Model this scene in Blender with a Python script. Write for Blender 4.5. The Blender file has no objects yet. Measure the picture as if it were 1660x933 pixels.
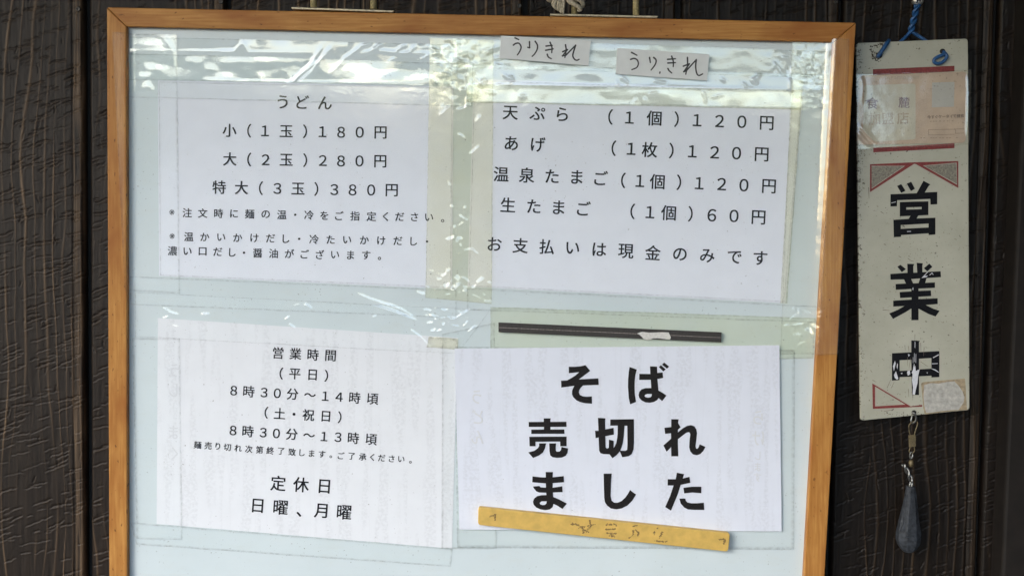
import bpy, math, random
import numpy as np
from mathutils import Vector, Matrix

SC = bpy.context.scene
COL = SC.collection
R = math.radians

# ------------------------------------------------------------------ camera
F_PX = 1760.0                      # focal length in photo pixels (1660 wide)
CAM = Vector((0.0, -1.10, 0.0))
PITCH, ROLL = R(-2.1), R(0.75)
_f = Vector((0, math.cos(PITCH), math.sin(PITCH)))
_u0 = Vector((0, -math.sin(PITCH), math.cos(PITCH)))
_r0 = Vector((1, 0, 0))
_r = _r0 * math.cos(ROLL) + _u0 * math.sin(ROLL)
_u = -_r0 * math.sin(ROLL) + _u0 * math.cos(ROLL)
cam_d = bpy.data.cameras.new('camera')
cam_d.sensor_width = 36.0
cam_d.lens = 36.0 * F_PX / 1660.0
cam_d.clip_start, cam_d.clip_end = 0.02, 500.0
cam = bpy.data.objects.new('camera', cam_d)
COL.objects.link(cam)
cam.matrix_world = Matrix(((_r.x, _u.x, -_f.x, CAM.x), (_r.y, _u.y, -_f.y, CAM.y),
                           (_r.z, _u.z, -_f.z, CAM.z), (0, 0, 0, 1)))
SC.camera = cam

# ------------------------------------------------------------------ world, sun, exposure
SUN_ELEV, SUN_AZ = R(27), R(-42)   # azimuth measured from the camera's back (-Y), negative = to its left
world = bpy.data.worlds.new('World')
SC.world = world
world.use_nodes = True
wn = world.node_tree
bg = wn.nodes['Background']
sky = wn.nodes.new('ShaderNodeTexSky')
sky.sky_type = 'NISHITA'
sky.sun_disc = False
sky.sun_elevation = SUN_ELEV
sky.sun_rotation = math.pi - SUN_AZ
sky.air_density, sky.dust_density, sky.ozone_density = 1.0, 1.0, 1.5
wn.links.new(sky.outputs[0], bg.inputs[0])
bg.inputs[1].default_value = 0.15
sd = bpy.data.lights.new('sun', 'SUN')
sd.energy = 0.75
sd.angle = R(22)
sd.color = (1.0, 0.985, 0.96)
sun = bpy.data.objects.new('sun', sd)
COL.objects.link(sun)
_to_sun = Vector((math.sin(SUN_AZ) * math.cos(SUN_ELEV), -math.cos(SUN_AZ) * math.cos(SUN_ELEV), math.sin(SUN_ELEV)))
sun.rotation_euler = _to_sun.to_track_quat('Z', 'Y').to_euler()
sun.location = _to_sun * 5
SC.view_settings.view_transform = 'Standard'
SC.view_settings.look = 'None'
SC.view_settings.exposure = 1.56
SC.view_settings.gamma = 1.0
SC.cycles.max_bounces = 10
SC.cycles.transparent_max_bounces = 24

# ------------------------------------------------------------------ surveying: a photo point on one of the real planes
def ray(px, py):
    return (_r * ((px - 830.0) / F_PX) + _u * (-(py - 466.5) / F_PX) + _f)

def hit(px, py, p, n):
    d = ray(px, py)
    return CAM + d * ((p - CAM).dot(n) / d.dot(n))

def W(px, py, off=0.0):            # wall plane, off metres in front of it
    return hit(px, py, Vector((0, -off, 0)), Vector((0, 1, 0)))

_b1, _b2 = W(750, 30, 0.046), W(750, 933, 0.017)
BN = Vector((1, 0, 0)).cross((_b2 - _b1).normalized()).normalized()
if BN.y > 0: BN = -BN              # board normal, towards the viewer
def B(px, py, mm=0.0):             # board face, mm millimetres in front of it
    return hit(px, py, _b1 + BN * (mm * 0.001), BN)

SIGN_OFF = 0.024
def S(px, py, mm=0.0):             # face of the hanging sign plate
    return W(px, py, SIGN_OFF + mm * 0.001)
WN = Vector((0, -1, 0))

# ------------------------------------------------------------------ object helpers
def empty(name, loc, label, cat, group=None):
    o = bpy.data.objects.new(name, None)
    o.empty_display_size = 0.02
    COL.objects.link(o)
    o.location = loc
    o['label'], o['category'] = label, cat
    if group: o['group'] = group
    return o

def tag(o, label, cat, group=None):
    o['label'], o['category'] = label, cat
    if group: o['group'] = group
    return o

def wloc(o):
    v = Vector(o.location)
    while o.parent:
        o = o.parent
        v += o.location
    return v

def mk(name, verts, faces, mat, parent=None, smooth=False, uv=None, col=None):
    V = np.array([tuple(v) for v in verts], dtype=np.float64) if not isinstance(verts, np.ndarray) else verts
    if parent is not None:
        # a part of a mesh thing sits at its thing's origin
        org = np.array(wloc(parent))
        loc = (0, 0, 0)
    else:
        org = (V.min(0) + V.max(0)) / 2
        loc = tuple(org)
    me = bpy.data.meshes.new(name)
    Vl = V - org
    if isinstance(faces, np.ndarray):
        me.vertices.add(len(Vl)); me.vertices.foreach_set('co', Vl.ravel())
        n = len(faces); k = faces.shape[1]
        me.loops.add(n * k); me.loops.foreach_set('vertex_index', faces.ravel().astype(np.int32))
        me.polygons.add(n)
        me.polygons.foreach_set('loop_start', np.arange(0, n * k, k, dtype=np.int32))
        me.update(calc_edges=True)
    else:
        me.from_pydata([tuple(v) for v in Vl], [], faces)
    if smooth:
        me.polygons.foreach_set('use_smooth', np.ones(len(me.polygons), dtype=bool))
    if uv is not None:
        uv = np.asarray(uv, dtype=np.float64)
        lay = me.uv_layers.new(name='UVMap')
        li = np.zeros(len(me.loops), dtype=np.int32)
        me.loops.foreach_get('vertex_index', li)
        lay.data.foreach_set('uv', uv[li].ravel())
    if col is not None:
        at = me.color_attributes.new('tone', 'FLOAT_COLOR', 'POINT')
        c = np.ones((len(V), 4)); c[:, :3] = col
        at.data.foreach_set('color', c.ravel())
    me.materials.append(mat)
    me.validate(); me.update()
    o = bpy.data.objects.new(name, me)
    COL.objects.link(o)
    o.location = loc
    if parent is not None: o.parent = parent
    return o

def fix_normals(o):
    import bmesh
    bm = bmesh.new(); bm.from_mesh(o.data)
    bmesh.ops.recalc_face_normals(bm, faces=bm.faces[:])
    bm.to_mesh(o.data); bm.free()
    return o

def bevel(o, w, seg=2):
    m = o.modifiers.new('bevel', 'BEVEL'); m.width = w; m.segments = seg
    m.limit_method = 'ANGLE'; m.angle_limit = R(35)
    return o

PXM = 0.000625
def prism(name, poly, front, depth_m, normal, mat, parent=None, bev=0.0, mapper=B):
    """polygon of photo points on a real plane, extruded straight back along the plane's normal"""
    fr = [mapper(x, y, front) for x, y in poly]
    bk = [v - normal * depth_m for v in fr]
    n = len(poly)
    faces = [tuple(range(n)), tuple(range(2 * n - 1, n - 1, -1))]
    faces += [(i, n + i, n + (i + 1) % n, (i + 1) % n) for i in range(n)]
    uv = [(x * PXM, y * PXM) for x, y in poly] * 2
    o = mk(name, fr + bk, faces, mat, parent, uv=uv)
    fix_normals(o)
    if bev: bevel(o, bev)
    return o

def rounded(poly, r, k=4):
    out = []
    n = len(poly)
    for i in range(n):
        p0, p, p1 = [np.array(q, float) for q in (poly[i - 1], poly[i], poly[(i + 1) % n])]
        a = p + (p0 - p) / np.linalg.norm(p0 - p) * r
        b = p + (p1 - p) / np.linalg.norm(p1 - p) * r
        for j in range(k + 1):
            t = j / k
            out.append(tuple((1 - t) ** 2 * a + 2 * t * (1 - t) * p + t * t * b))
    return out

def tube(name, pts, rad, mat, parent=None, seg=8, closed=False):
    pts = [Vector(p) for p in pts]
    n = len(pts)
    rads = rad if isinstance(rad, (list, tuple)) else [rad] * n
    verts, faces = [], []
    ref = None
    for i, p in enumerate(pts):
        if closed: t = pts[(i + 1) % n] - pts[i - 1]
        else: t = pts[min(i + 1, n - 1)] - pts[max(i - 1, 0)]
        t.normalize()
        if ref is None:
            ref = t.orthogonal()
        ref = (ref - t * ref.dot(t)).normalized()
        b = t.cross(ref)
        for k in range(seg):
            a = 2 * math.pi * k / seg
            verts.append(p + (ref * math.cos(a) + b * math.sin(a)) * rads[i])
    m = n if closed else n - 1
    for i in range(m):
        j = (i + 1) % n
        for k in range(seg):
            faces.append((i * seg + k, i * seg + (k + 1) % seg, j * seg + (k + 1) % seg, j * seg + k))
    if not closed:
        faces.append(tuple(range(seg - 1, -1, -1)))
        faces.append(tuple(range((n - 1) * seg, n * seg)))
    return mk(name, verts, faces, mat, parent, smooth=True)

def smooth_path(pts, k=6):
    """Catmull-Rom through the points"""
    P = [Vector(p) for p in pts]
    P = [P[0] * 2 - P[1]] + P + [P[-1] * 2 - P[-2]]
    out = []
    for i in range(1, len(P) - 2):
        a, b, c, d = P[i - 1], P[i], P[i + 1], P[i + 2]
        for j in range(k):
            t = j / k
            out.append(0.5 * ((2 * b) + (c - a) * t + (2 * a - 5 * b + 4 * c - d) * t * t + (3 * b - a - 3 * c + d) * t ** 3))
    out.append(P[-2])
    return out

# ------------------------------------------------------------------ numpy noise
_rng = np.random.RandomState(11)
_LAT = _rng.rand(256, 256)
def vnoise(x, y, seed=0):
    x = np.asarray(x, float) + seed * 17.31; y = np.asarray(y, float) + seed * 9.77
    xi, yi = np.floor(x).astype(int), np.floor(y).astype(int)
    fx, fy = x - xi, y - yi
    fx = fx * fx * (3 - 2 * fx); fy = fy * fy * (3 - 2 * fy)
    a, b = _LAT[xi & 255, yi & 255], _LAT[(xi + 1) & 255, yi & 255]
    c, d = _LAT[xi & 255, (yi + 1) & 255], _LAT[(xi + 1) & 255, (yi + 1) & 255]
    return (a * (1 - fx) + b * fx) * (1 - fy) + (c * (1 - fx) + d * fx) * fy - 0.5
def fbm(x, y, seed=0, octv=3):
    s, a = 0, 1.0
    for i in range(octv):
        s = s + a * vnoise(np.asarray(x) * 2 ** i, np.asarray(y) * 2 ** i, seed + i * 3)
        a *= 0.5
    return s

# ------------------------------------------------------------------ materials
def new_mat(name):
    m = bpy.data.materials.new(name)
    m.use_nodes = True
    nt = m.node_tree
    return m, nt, nt.nodes, nt.links, nt.nodes['Principled BSDF']

def N(nodes, kind, **kw):
    n = nodes.new(kind)
    for k, v in kw.items():
        if k in n.inputs.keys() if isinstance(k, str) else False: n.inputs[k].default_value = v
        else: setattr(n, k, v)
    return n

def coords(nodes, links, kind='UV', scale=(1, 1, 1), rot=0.0):
    tc = nodes.new('ShaderNodeTexCoord')
    mp = nodes.new('ShaderNodeMapping')
    mp.inputs['Scale'].default_value = scale
    mp.inputs['Rotation'].default_value = (0, 0, rot)
    links.new(tc.outputs[kind], mp.inputs[0])
    return mp.outputs[0]

def noise(nodes, links, vec, scale, detail=3.0, rough=0.55):
    n = nodes.new('ShaderNodeTexNoise')
    n.inputs['Scale'].default_value = scale
    n.inputs['Detail'].default_value = detail
    n.inputs['Roughness'].default_value = rough
    if vec is not None: links.new(vec, n.inputs['Vector'])
    return n.outputs['Fac']

def ramp(nodes, links, fac, stops):
    r = nodes.new('ShaderNodeValToRGB')
    el = r.color_ramp.elements
    while len(el) < len(stops): el.new(0.5)
    for e, (p, c) in zip(el, stops):
        e.position = p
        e.color = (c, c, c, 1) if not hasattr(c, '__len__') else (*c, 1)
    links.new(fac, r.inputs[0])
    return r.outputs[0]

def mix(nodes, links, fac, a, b, mode='MIX'):
    m = nodes.new('ShaderNodeMix')
    m.data_type = 'RGBA'; m.blend_type = mode
    for sock, v in ((m.inputs[0], fac), (m.inputs[6], a), (m.inputs[7], b)):
        if hasattr(v, 'is_output'): links.new(v, sock)
        elif hasattr(v, '__len__'): sock.default_value = (*v, 1)
        else: sock.default_value = v
    return m.outputs[2]

def math_(nodes, links, op, a, b=None):
    m = nodes.new('ShaderNodeMath'); m.operation = op
    for i, v in enumerate((a, b)):
        if v is None: continue
        if hasattr(v, 'is_output'): links.new(v, m.inputs[i])
        else: m.inputs[i].default_value = v
    return m.outputs[0]

def bump(nodes, links, height, strength, dist, p):
    b = nodes.new('ShaderNodeBump')
    b.inputs['Strength'].default_value = strength
    b.inputs['Distance'].default_value = dist
    links.new(height, b.inputs['Height'])
    links.new(b.outputs[0], p.inputs['Normal'])
    return b

def plain(name, col, rough=0.5, metal=0.0, var=0.15, scale=300.0, spec=0.5, bmp=0.0):
    m, nt, nd, lk, p = new_mat(name)
    v = coords(nd, lk, 'Object')
    f = noise(nd, lk, v, scale, 4)
    dark = tuple(c * (1 - var) for c in col); light = tuple(min(1, c * (1 + var)) for c in col)
    lk.new(mix(nd, lk, ramp(nd, lk, f, [(0.3, 0.0), (0.7, 1.0)]), dark, light), p.inputs['Base Color'])
    p.inputs['Roughness'].default_value = rough
    p.inputs['Metallic'].default_value = metal
    p.inputs['Specular IOR Level'].default_value = spec
    if bmp: bump(nd, lk, f, bmp, 0.0006, p)
    return m

def wall_wood(name, k=1.0, gloss=0.16, lines=1.0):
    m, nt, nd, lk, p = new_mat(name)
    a = nd.new('ShaderNodeVertexColor'); a.layer_name = 'tone'
    sp = nd.new('ShaderNodeSeparateColor'); lk.new(a.outputs[0], sp.inputs[0])
    v = coords(nd, lk, 'UV', (260, 18, 1))
    f = noise(nd, lk, v, 1.0, 5)
    v2 = coords(nd, lk, 'UV', (60, 30, 1))
    f2 = noise(nd, lk, v2, 1.0, 4)
    base = mix(nd, lk, ramp(nd, lk, f, [(0.3, 0.0), (0.75, 1.0)]), (0.026 * k, 0.0175 * k, 0.013 * k), (0.066 * k, 0.046 * k, 0.034 * k))
    base = mix(nd, lk, ramp(nd, lk, f2, [(0.45, 0.0), (0.8, 0.6)]), base, (0.045 * k, 0.030 * k, 0.021 * k))
    c = mix(nd, lk, math_(nd, lk, 'MULTIPLY', sp.outputs[0], lines), base, (0.36 * k, 0.235 * k, 0.14 * k))
    lk.new(c, p.inputs['Base Color'])
    p.inputs['Roughness'].default_value = 0.50
    p.inputs['Specular IOR Level'].default_value = gloss
    bump(nd, lk, f, 0.25, 0.0006, p)
    return m

def frame_wood():
    m, nt, nd, lk, p = new_mat('honey_wood')
    v = coords(nd, lk, 'UV', (22, 420, 1))
    f = noise(nd, lk, v, 1.0, 5, 0.6)
    v2 = coords(nd, lk, 'UV', (14, 40, 1))
    f2 = noise(nd, lk, v2, 1.0, 3)
    c = mix(nd, lk, ramp(nd, lk, f, [(0.25, 0.0), (0.75, 1.0)]), (0.36, 0.145, 0.030), (0.58, 0.290, 0.080))
    c = mix(nd, lk, ramp(nd, lk, f2, [(0.40, 0.0), (0.72, 0.9)]), c, (0.30, 0.100, 0.020))
    v3 = coords(nd, lk, 'UV', (150, 330, 1))
    f3 = noise(nd, lk, v3, 1.0, 2)
    c = mix(nd, lk, ramp(nd, lk, f3, [(0.67, 0.0), (0.73, 0.8)]), c, (0.10, 0.035, 0.012))
    lk.new(c, p.inputs['Base Color'])
    p.inputs['Roughness'].default_value = 0.46
    p.inputs['Specular IOR Level'].default_value = 0.22
    bump(nd, lk, f, 0.15, 0.0005, p)
    return m

def specks(nd, lk, c, dens, dark, scale=420.0):
    v = coords(nd, lk, 'UV', (1, 1, 1))
    f = noise(nd, lk, v, scale, 2)
    f = ramp(nd, lk, f, [(dens, 0.0), (dens + 0.035, 1.0)])
    g = noise(nd, lk, v, 23.0, 3)
    g = ramp(nd, lk, g, [(0.42, 0.0), (0.62, 0.85)])
    return mix(nd, lk, math_(nd, lk, 'MULTIPLY', f, g), c, dark)

def panel_mat():
    m, nt, nd, lk, p = new_mat('white_enamel_panel')
    v = coords(nd, lk, 'UV')
    f = noise(nd, lk, v, 9.0, 4)
    c = mix(nd, lk, ramp(nd, lk, f, [(0.3, 0.0), (0.7, 1.0)]), (0.60, 0.675, 0.695), (0.655, 0.725, 0.745))
    c = mix(nd, lk, ramp(nd, lk, noise(nd, lk, coords(nd, lk, 'UV', (26, 60, 1)), 1.0, 5, 0.7), [(0.52, 0.0), (0.72, 0.35)]), c, (0.60, 0.64, 0.62))
    c = specks(nd, lk, c, 0.69, (0.16, 0.15, 0.13))
    lk.new(c, p.inputs['Base Color'])
    p.inputs['Roughness'].default_value = 0.32
    return m

def paper_mat(name, col, ghost=0.0, grime=0.70):
    m, nt, nd, lk, p = new_mat(name)
    v = coords(nd, lk, 'UV')
    f = noise(nd, lk, v, 38.0, 6, 0.65)
    c = mix(nd, lk, ramp(nd, lk, f, [(0.3, 0.0), (0.7, 1.0)]), tuple(x * 0.955 for x in col), col)
    if ghost:      # print on the back of the sheet showing through, in columns
        cols = ramp(nd, lk, noise(nd, lk, coords(nd, lk, 'UV', (95, 9, 1)), 1.0, 1), [(0.50, 0.0), (0.58, 1.0)])
        chars = ramp(nd, lk, noise(nd, lk, coords(nd, lk, 'UV', (330, 330, 1)), 1.0, 2), [(0.40, 0.0), (0.62, 1.0)])
        rule = ramp(nd, lk, noise(nd, lk, coords(nd, lk, 'UV', (60, 2.2, 1)), 1.0, 0), [(0.615, 0.0), (0.625, 0.6), (0.64, 0.6), (0.65, 0.0)])
        g = math_(nd, lk, 'MULTIPLY', cols, chars)
        c = mix(nd, lk, math_(nd, lk, 'MULTIPLY', g, ghost), c, (0.40, 0.40, 0.42))
        c = mix(nd, lk, math_(nd, lk, 'MULTIPLY', rule, ghost * 0.35), c, (0.40, 0.40, 0.42))
    c = specks(nd, lk, c, grime, (0.22, 0.20, 0.18))
    lk.new(c, p.inputs['Base Color'])
    p.inputs['Roughness'].default_value = 0.6
    p.inputs['Specular IOR Level'].default_value = 0.3
    return m

def tape_mat(name, tint, haze=0.05, rough=0.09, wob=0.25, dirt=0.70, hazecol=(0.75, 0.75, 0.66)):
    """clear film: coloured transparency, a little milky diffuse, a glossy coat"""
    m, nt, nd, lk, p = new_mat(name)
    nd.remove(p)
    out = nd['Material Output']
    v = coords(nd, lk, 'UV')
    tr = nd.new('ShaderNodeBsdfTransparent')
    t = mix(nd, lk, ramp(nd, lk, noise(nd, lk, v, 30.0, 4), [(0.3, 0.0), (0.7, 1.0)]), tint, tuple(1 - (1 - x) * 0.75 for x in tint))
    t = specks(nd, lk, t, dirt, tuple(x * 0.42 for x in tint), 380.0)
    ea = nd.new('ShaderNodeVertexColor'); ea.layer_name = 'tone'      # dust stuck along the cut edges
    es = nd.new('ShaderNodeSeparateColor'); lk.new(ea.outputs[0], es.inputs[0])
    stuck = es.outputs[1]            # pressed flat on bare wood: no air behind it, little shine
    eb = math_(nd, lk, 'MULTIPLY', es.outputs[0], ramp(nd, lk, noise(nd, lk, v, 240.0, 3), [(0.40, 0.25), (0.62, 1.0)]))
    t = mix(nd, lk, eb, t, tuple(x * 0.70 for x in tint))
    lk.new(t, tr.inputs[0])
    df = nd.new('ShaderNodeBsdfDiffuse'); df.inputs[0].default_value = (*hazecol, 1)
    gl = nd.new('ShaderNodeBsdfGlossy'); gl.inputs['Roughness'].default_value = rough
    lk.new(math_(nd, lk, 'ADD', math_(nd, lk, 'MULTIPLY', stuck, 0.40), rough), gl.inputs['Roughness'])
    b = nd.new('ShaderNodeBump')
    b.inputs['Strength'].default_value = wob; b.inputs['Distance'].default_value = 0.0006
    hn = math_(nd, lk, 'ADD', noise(nd, lk, v, 60.0, 1), math_(nd, lk, 'MULTIPLY', noise(nd, lk, v, 520.0, 2), 0.10))
    lk.new(hn, b.inputs['Height'])
    lk.new(b.outputs[0], gl.inputs['Normal'])
    fr = nd.new('ShaderNodeFresnel'); fr.inputs[0].default_value = 1.55
    lk.new(b.outputs[0], fr.inputs['Normal'])
    m1 = nd.new('ShaderNodeMixShader'); m1.inputs[0].default_value = haze
    lk.new(tr.outputs[0], m1.inputs[1]); lk.new(df.outputs[0], m1.inputs[2])
    geo = nd.new('ShaderNodeNewGeometry')     # only the outer face is a free surface; the back is stuck down
    lk.new(math_(nd, lk, 'MULTIPLY', math_(nd, lk, 'MULTIPLY', fr.outputs[0], math_(nd, lk, 'SUBTRACT', 2.2, math_(nd, lk, 'MULTIPLY', stuck, 1.6))), math_(nd, lk, 'SUBTRACT', 1.0, geo.outputs['Backfacing'])), gl.inputs['Color'])
    m2 = nd.new('ShaderNodeAddShader')
    lk.new(m1.outputs[0], m2.inputs[0]); lk.new(gl.outputs[0], m2.inputs[1])
    lk.new(m2.outputs[0], out.inputs[0])
    return m

def sign_mat():
    m, nt, nd, lk, p = new_mat('aged_white_plate')
    v = coords(nd, lk, 'UV')
    f = noise(nd, lk, v, 14.0, 5, 0.65)
    c = mix(nd, lk, ramp(nd, lk, f, [(0.3, 0.0), (0.7, 1.0)]), (0.38, 0.37, 0.295), (0.49, 0.48, 0.395))
    c = specks(nd, lk, c, 0.655, (0.075, 0.06, 0.045), 300.0)
    # dirt caught along the left edge and round the holes of the plate
    f2 = noise(nd, lk, v, 260.0, 4, 0.7)
    sx = nd.new('ShaderNodeSeparateXYZ'); lk.new(v, sx.inputs[0])
    edge = nd.new('ShaderNodeMapRange'); lk.new(sx.outputs[0], edge.inputs[0])
    edge.inputs[1].default_value = 1406 * PXM; edge.inputs[2].default_value = 1390 * PXM
    e = math_(nd, lk, 'MULTIPLY', edge.outputs[0], 0.13)
    sp = math_(nd, lk, 'ADD', f2, e)
    c = mix(nd, lk, ramp(nd, lk, sp, [(0.655, 0.0), (0.69, 0.85)]), c, (0.05, 0.038, 0.027))
    lk.new(c, p.inputs['Base Color'])
    p.inputs['Roughness'].default_value = 0.38
    bump(nd, lk, f2, 0.06, 0.0004, p)
    return m

M_wall = wall_wood('dark_stained_board', 0.34, 0.18, 1.2)
M_wall_r = wall_wood('dark_stained_board_dim_side', 0.17, 0.2, 0.7)  # right boards: dimmer light on that side put into a darker base colour
M_back = plain('shadow_gap_boarding', (0.012, 0.011, 0.010), 0.8)
M_post = plain('dark_painted_post', (0.011, 0.0085, 0.007), 0.7, var=0.25, scale=60, spec=0.25)
M_frame = frame_wood()
M_panel = panel_mat()
M_ink = plain('black_toner', (0.014, 0.014, 0.017), 0.6, var=0.3, spec=0.15)
M_ink_bold = plain('black_toner_solid', (0.014, 0.012, 0.012), 0.6, var=0.5, scale=900, spec=0.2)
M_ghost = plain('print_showing_through', (0.69, 0.70, 0.73), 0.6, var=0.04, scale=900, spec=0.3)
M_marker = plain('grey_marker_ink', (0.045, 0.042, 0.040), 0.6, var=0.35, scale=500)
M_paper = paper_mat('printer_paper', (0.785, 0.815, 0.885))
M_paper_b = paper_mat('printer_paper_reused', (0.80, 0.815, 0.85), 0.16)
M_paper_c = paper_mat('printer_paper_fresh', (0.76, 0.785, 0.87), 0.17, 0.73)
M_brass = plain('old_brass', (0.15, 0.115, 0.06), 0.5, 0.35, 0.35, 600, bmp=0.3)
M_steel = plain('dull_steel', (0.27, 0.27, 0.26), 0.40, 0.9, 0.2, 400)
M_plate_tin = plain('dull_tin_plate', (0.50, 0.42, 0.29), 0.5, 0.5, 0.35, 300)
M_rope = plain('hemp_rope', (0.40, 0.345, 0.25), 0.9, var=0.4, scale=500, bmp=0.6)
M_magnet = plain('black_rubber_magnet', (0.036, 0.031, 0.028), 0.6, var=0.45, scale=900, bmp=0.4)
M_groove = plain('magnet_centre_line', (0.20, 0.175, 0.16), 0.7, var=0.6, scale=900)
M_torn = plain('torn_white_label', (0.66, 0.64, 0.60), 0.8, var=0.12, scale=600, bmp=0.4)
M_yellow = plain('yellow_bar', (0.64, 0.415, 0.105), 0.5, var=0.12, scale=120, bmp=0.15)
M_yellow_side = M_yellow
M_worn = plain('worn_brown_writing', (0.22, 0.135, 0.045), 0.6, var=0.5, scale=1500)
M_card = plain('grey_card', (0.73, 0.745, 0.735), 0.55, var=0.05, scale=70)
M_sign = sign_mat()
M_black = plain('black_sign_paint', (0.007, 0.007, 0.009), 0.5, var=0.4, scale=800, spec=0.15)
M_red = plain('faded_red_paint', (0.20, 0.030, 0.028), 0.5, var=0.35, scale=500)
M_silver = plain('worn_silver_fill', (0.235, 0.215, 0.17), 0.5, 0.2, 0.45, 550)
M_chip = plain('bare_white_scratch', (0.62, 0.62, 0.66), 0.6, var=0.1)
M_residue = plain('old_sticker_glue', (0.33, 0.26, 0.165), 0.7, var=0.35, scale=260, bmp=0.3)
M_residue_pale = plain('old_sticker_backing', (0.41, 0.395, 0.36), 0.7, var=0.25, scale=240)
M_grime = plain('brown_grime', (0.055, 0.040, 0.028), 0.8, var=0.5, scale=900, spec=0.2)
M_rod = plain('brass_rod', (0.52, 0.43, 0.22), 0.5, 0.2, 0.4, 500, bmp=0.3)
M_blue = plain('blue_plastic_wire', (0.022, 0.085, 0.22), 0.35, var=0.3, scale=800)
M_lead = plain('grey_lead', (0.030, 0.034, 0.041), 0.62, 0.1, 0.55, 220, bmp=0.9, spec=0.35)
M_dark_metal = plain('rusty_screw', (0.05, 0.045, 0.04), 0.5, 0.6, 0.4, 900)
M_screw = plain('bright_screw', (0.62, 0.61, 0.57), 0.35, 0.8, 0.15, 500)
M_pink = plain('faded_pink_card', (0.50, 0.385, 0.30), 0.6, var=0.12, scale=45)
M_pink_pale = plain('faded_cream_card', (0.50, 0.475, 0.395), 0.6, var=0.08, scale=60)
M_mauve = plain('faded_mauve_print', (0.22, 0.155, 0.175), 0.7, var=0.35, scale=900)
M_faint = plain('faint_print', (0.40, 0.335, 0.27), 0.7, var=0.2, scale=900)
M_smallprint = plain('small_dark_print', (0.13, 0.095, 0.08), 0.7, var=0.4, scale=900)
M_greyfield = plain('faded_grey_square', (0.43, 0.425, 0.41), 0.7, var=0.04, scale=60)
T_clear = tape_mat('clear_tape', (0.984, 0.989, 0.987), 0.012, 0.06, 0.22)
T_clear2 = tape_mat('clear_tape_crumpled', (0.965, 0.972, 0.945), 0.035, 0.08, 0.55)
T_top = tape_mat('clear_tape_stretched', (0.968, 0.979, 0.976), 0.018, 0.05, 0.30)
T_cream = tape_mat('yellowed_tape', (0.945, 0.93, 0.825), 0.06, 0.10, 0.20)
T_cream2 = tape_mat('slightly_yellowed_tape', (0.935, 0.94, 0.85), 0.06, 0.12, 0.2, hazecol=(0.74, 0.76, 0.60))
T_pouch = tape_mat('clear_pouch', (0.968, 0.974, 0.968), 0.015, 0.12, 0.12)
T_film = tape_mat('laminating_film', (0.993, 0.994, 0.993), 0.004, 0.10, 0.15, 0.78)
T_sleeve = tape_mat('old_clear_sleeve', (0.97, 0.96, 0.92), 0.04, 0.10, 0.5, 0.64)

# ------------------------------------------------------------------ ground and building
gz = -1.45
g = mk('ground', [(-60, -60, gz), (60, -60, gz), (60, 2, gz), (-60, 2, gz)], [(0, 1, 2, 3)],
       plain('dark_asphalt', (0.06, 0.06, 0.058), 0.9, var=0.2, scale=3))
g['kind'] = 'structure'
# unseen ridge, added and humped to darken what the film reflects
hv, hf_ = [], []
for i in range(81):
    x = -58 + 116 * i / 80
    top = 1.9 + 5.0 * math.exp(-((x + 19) / 6) ** 2) + 4.0 * math.exp(-((x - 25) / 5) ** 2) + 1.3 * math.sin(x * 0.13 + 1.0) + 0.8 * math.sin(x * 0.41) + 0.4 * math.sin(x * 1.3)
    hv += [(x, -44, gz - 0.02), (x, -50, max(0.3, top)), (x, -59, gz - 0.02)]
for i in range(80):
    k_ = 3 * i
    hf_ += [(k_, k_ + 3, k_ + 4, k_ + 1), (k_ + 1, k_ + 4, k_ + 5, k_ + 2)]
h_ = mk('reflection_ridge', hv, hf_, plain('reflection_ridge_green', (0.05, 0.065, 0.03), 0.95, var=0.5, scale=2.0))
h_['kind'] = 'structure'

wall = empty('board_wall', (0, 0, gz), 'dark brown wall of rough sawn upright boards behind the framed notice board', 'wall')

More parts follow.
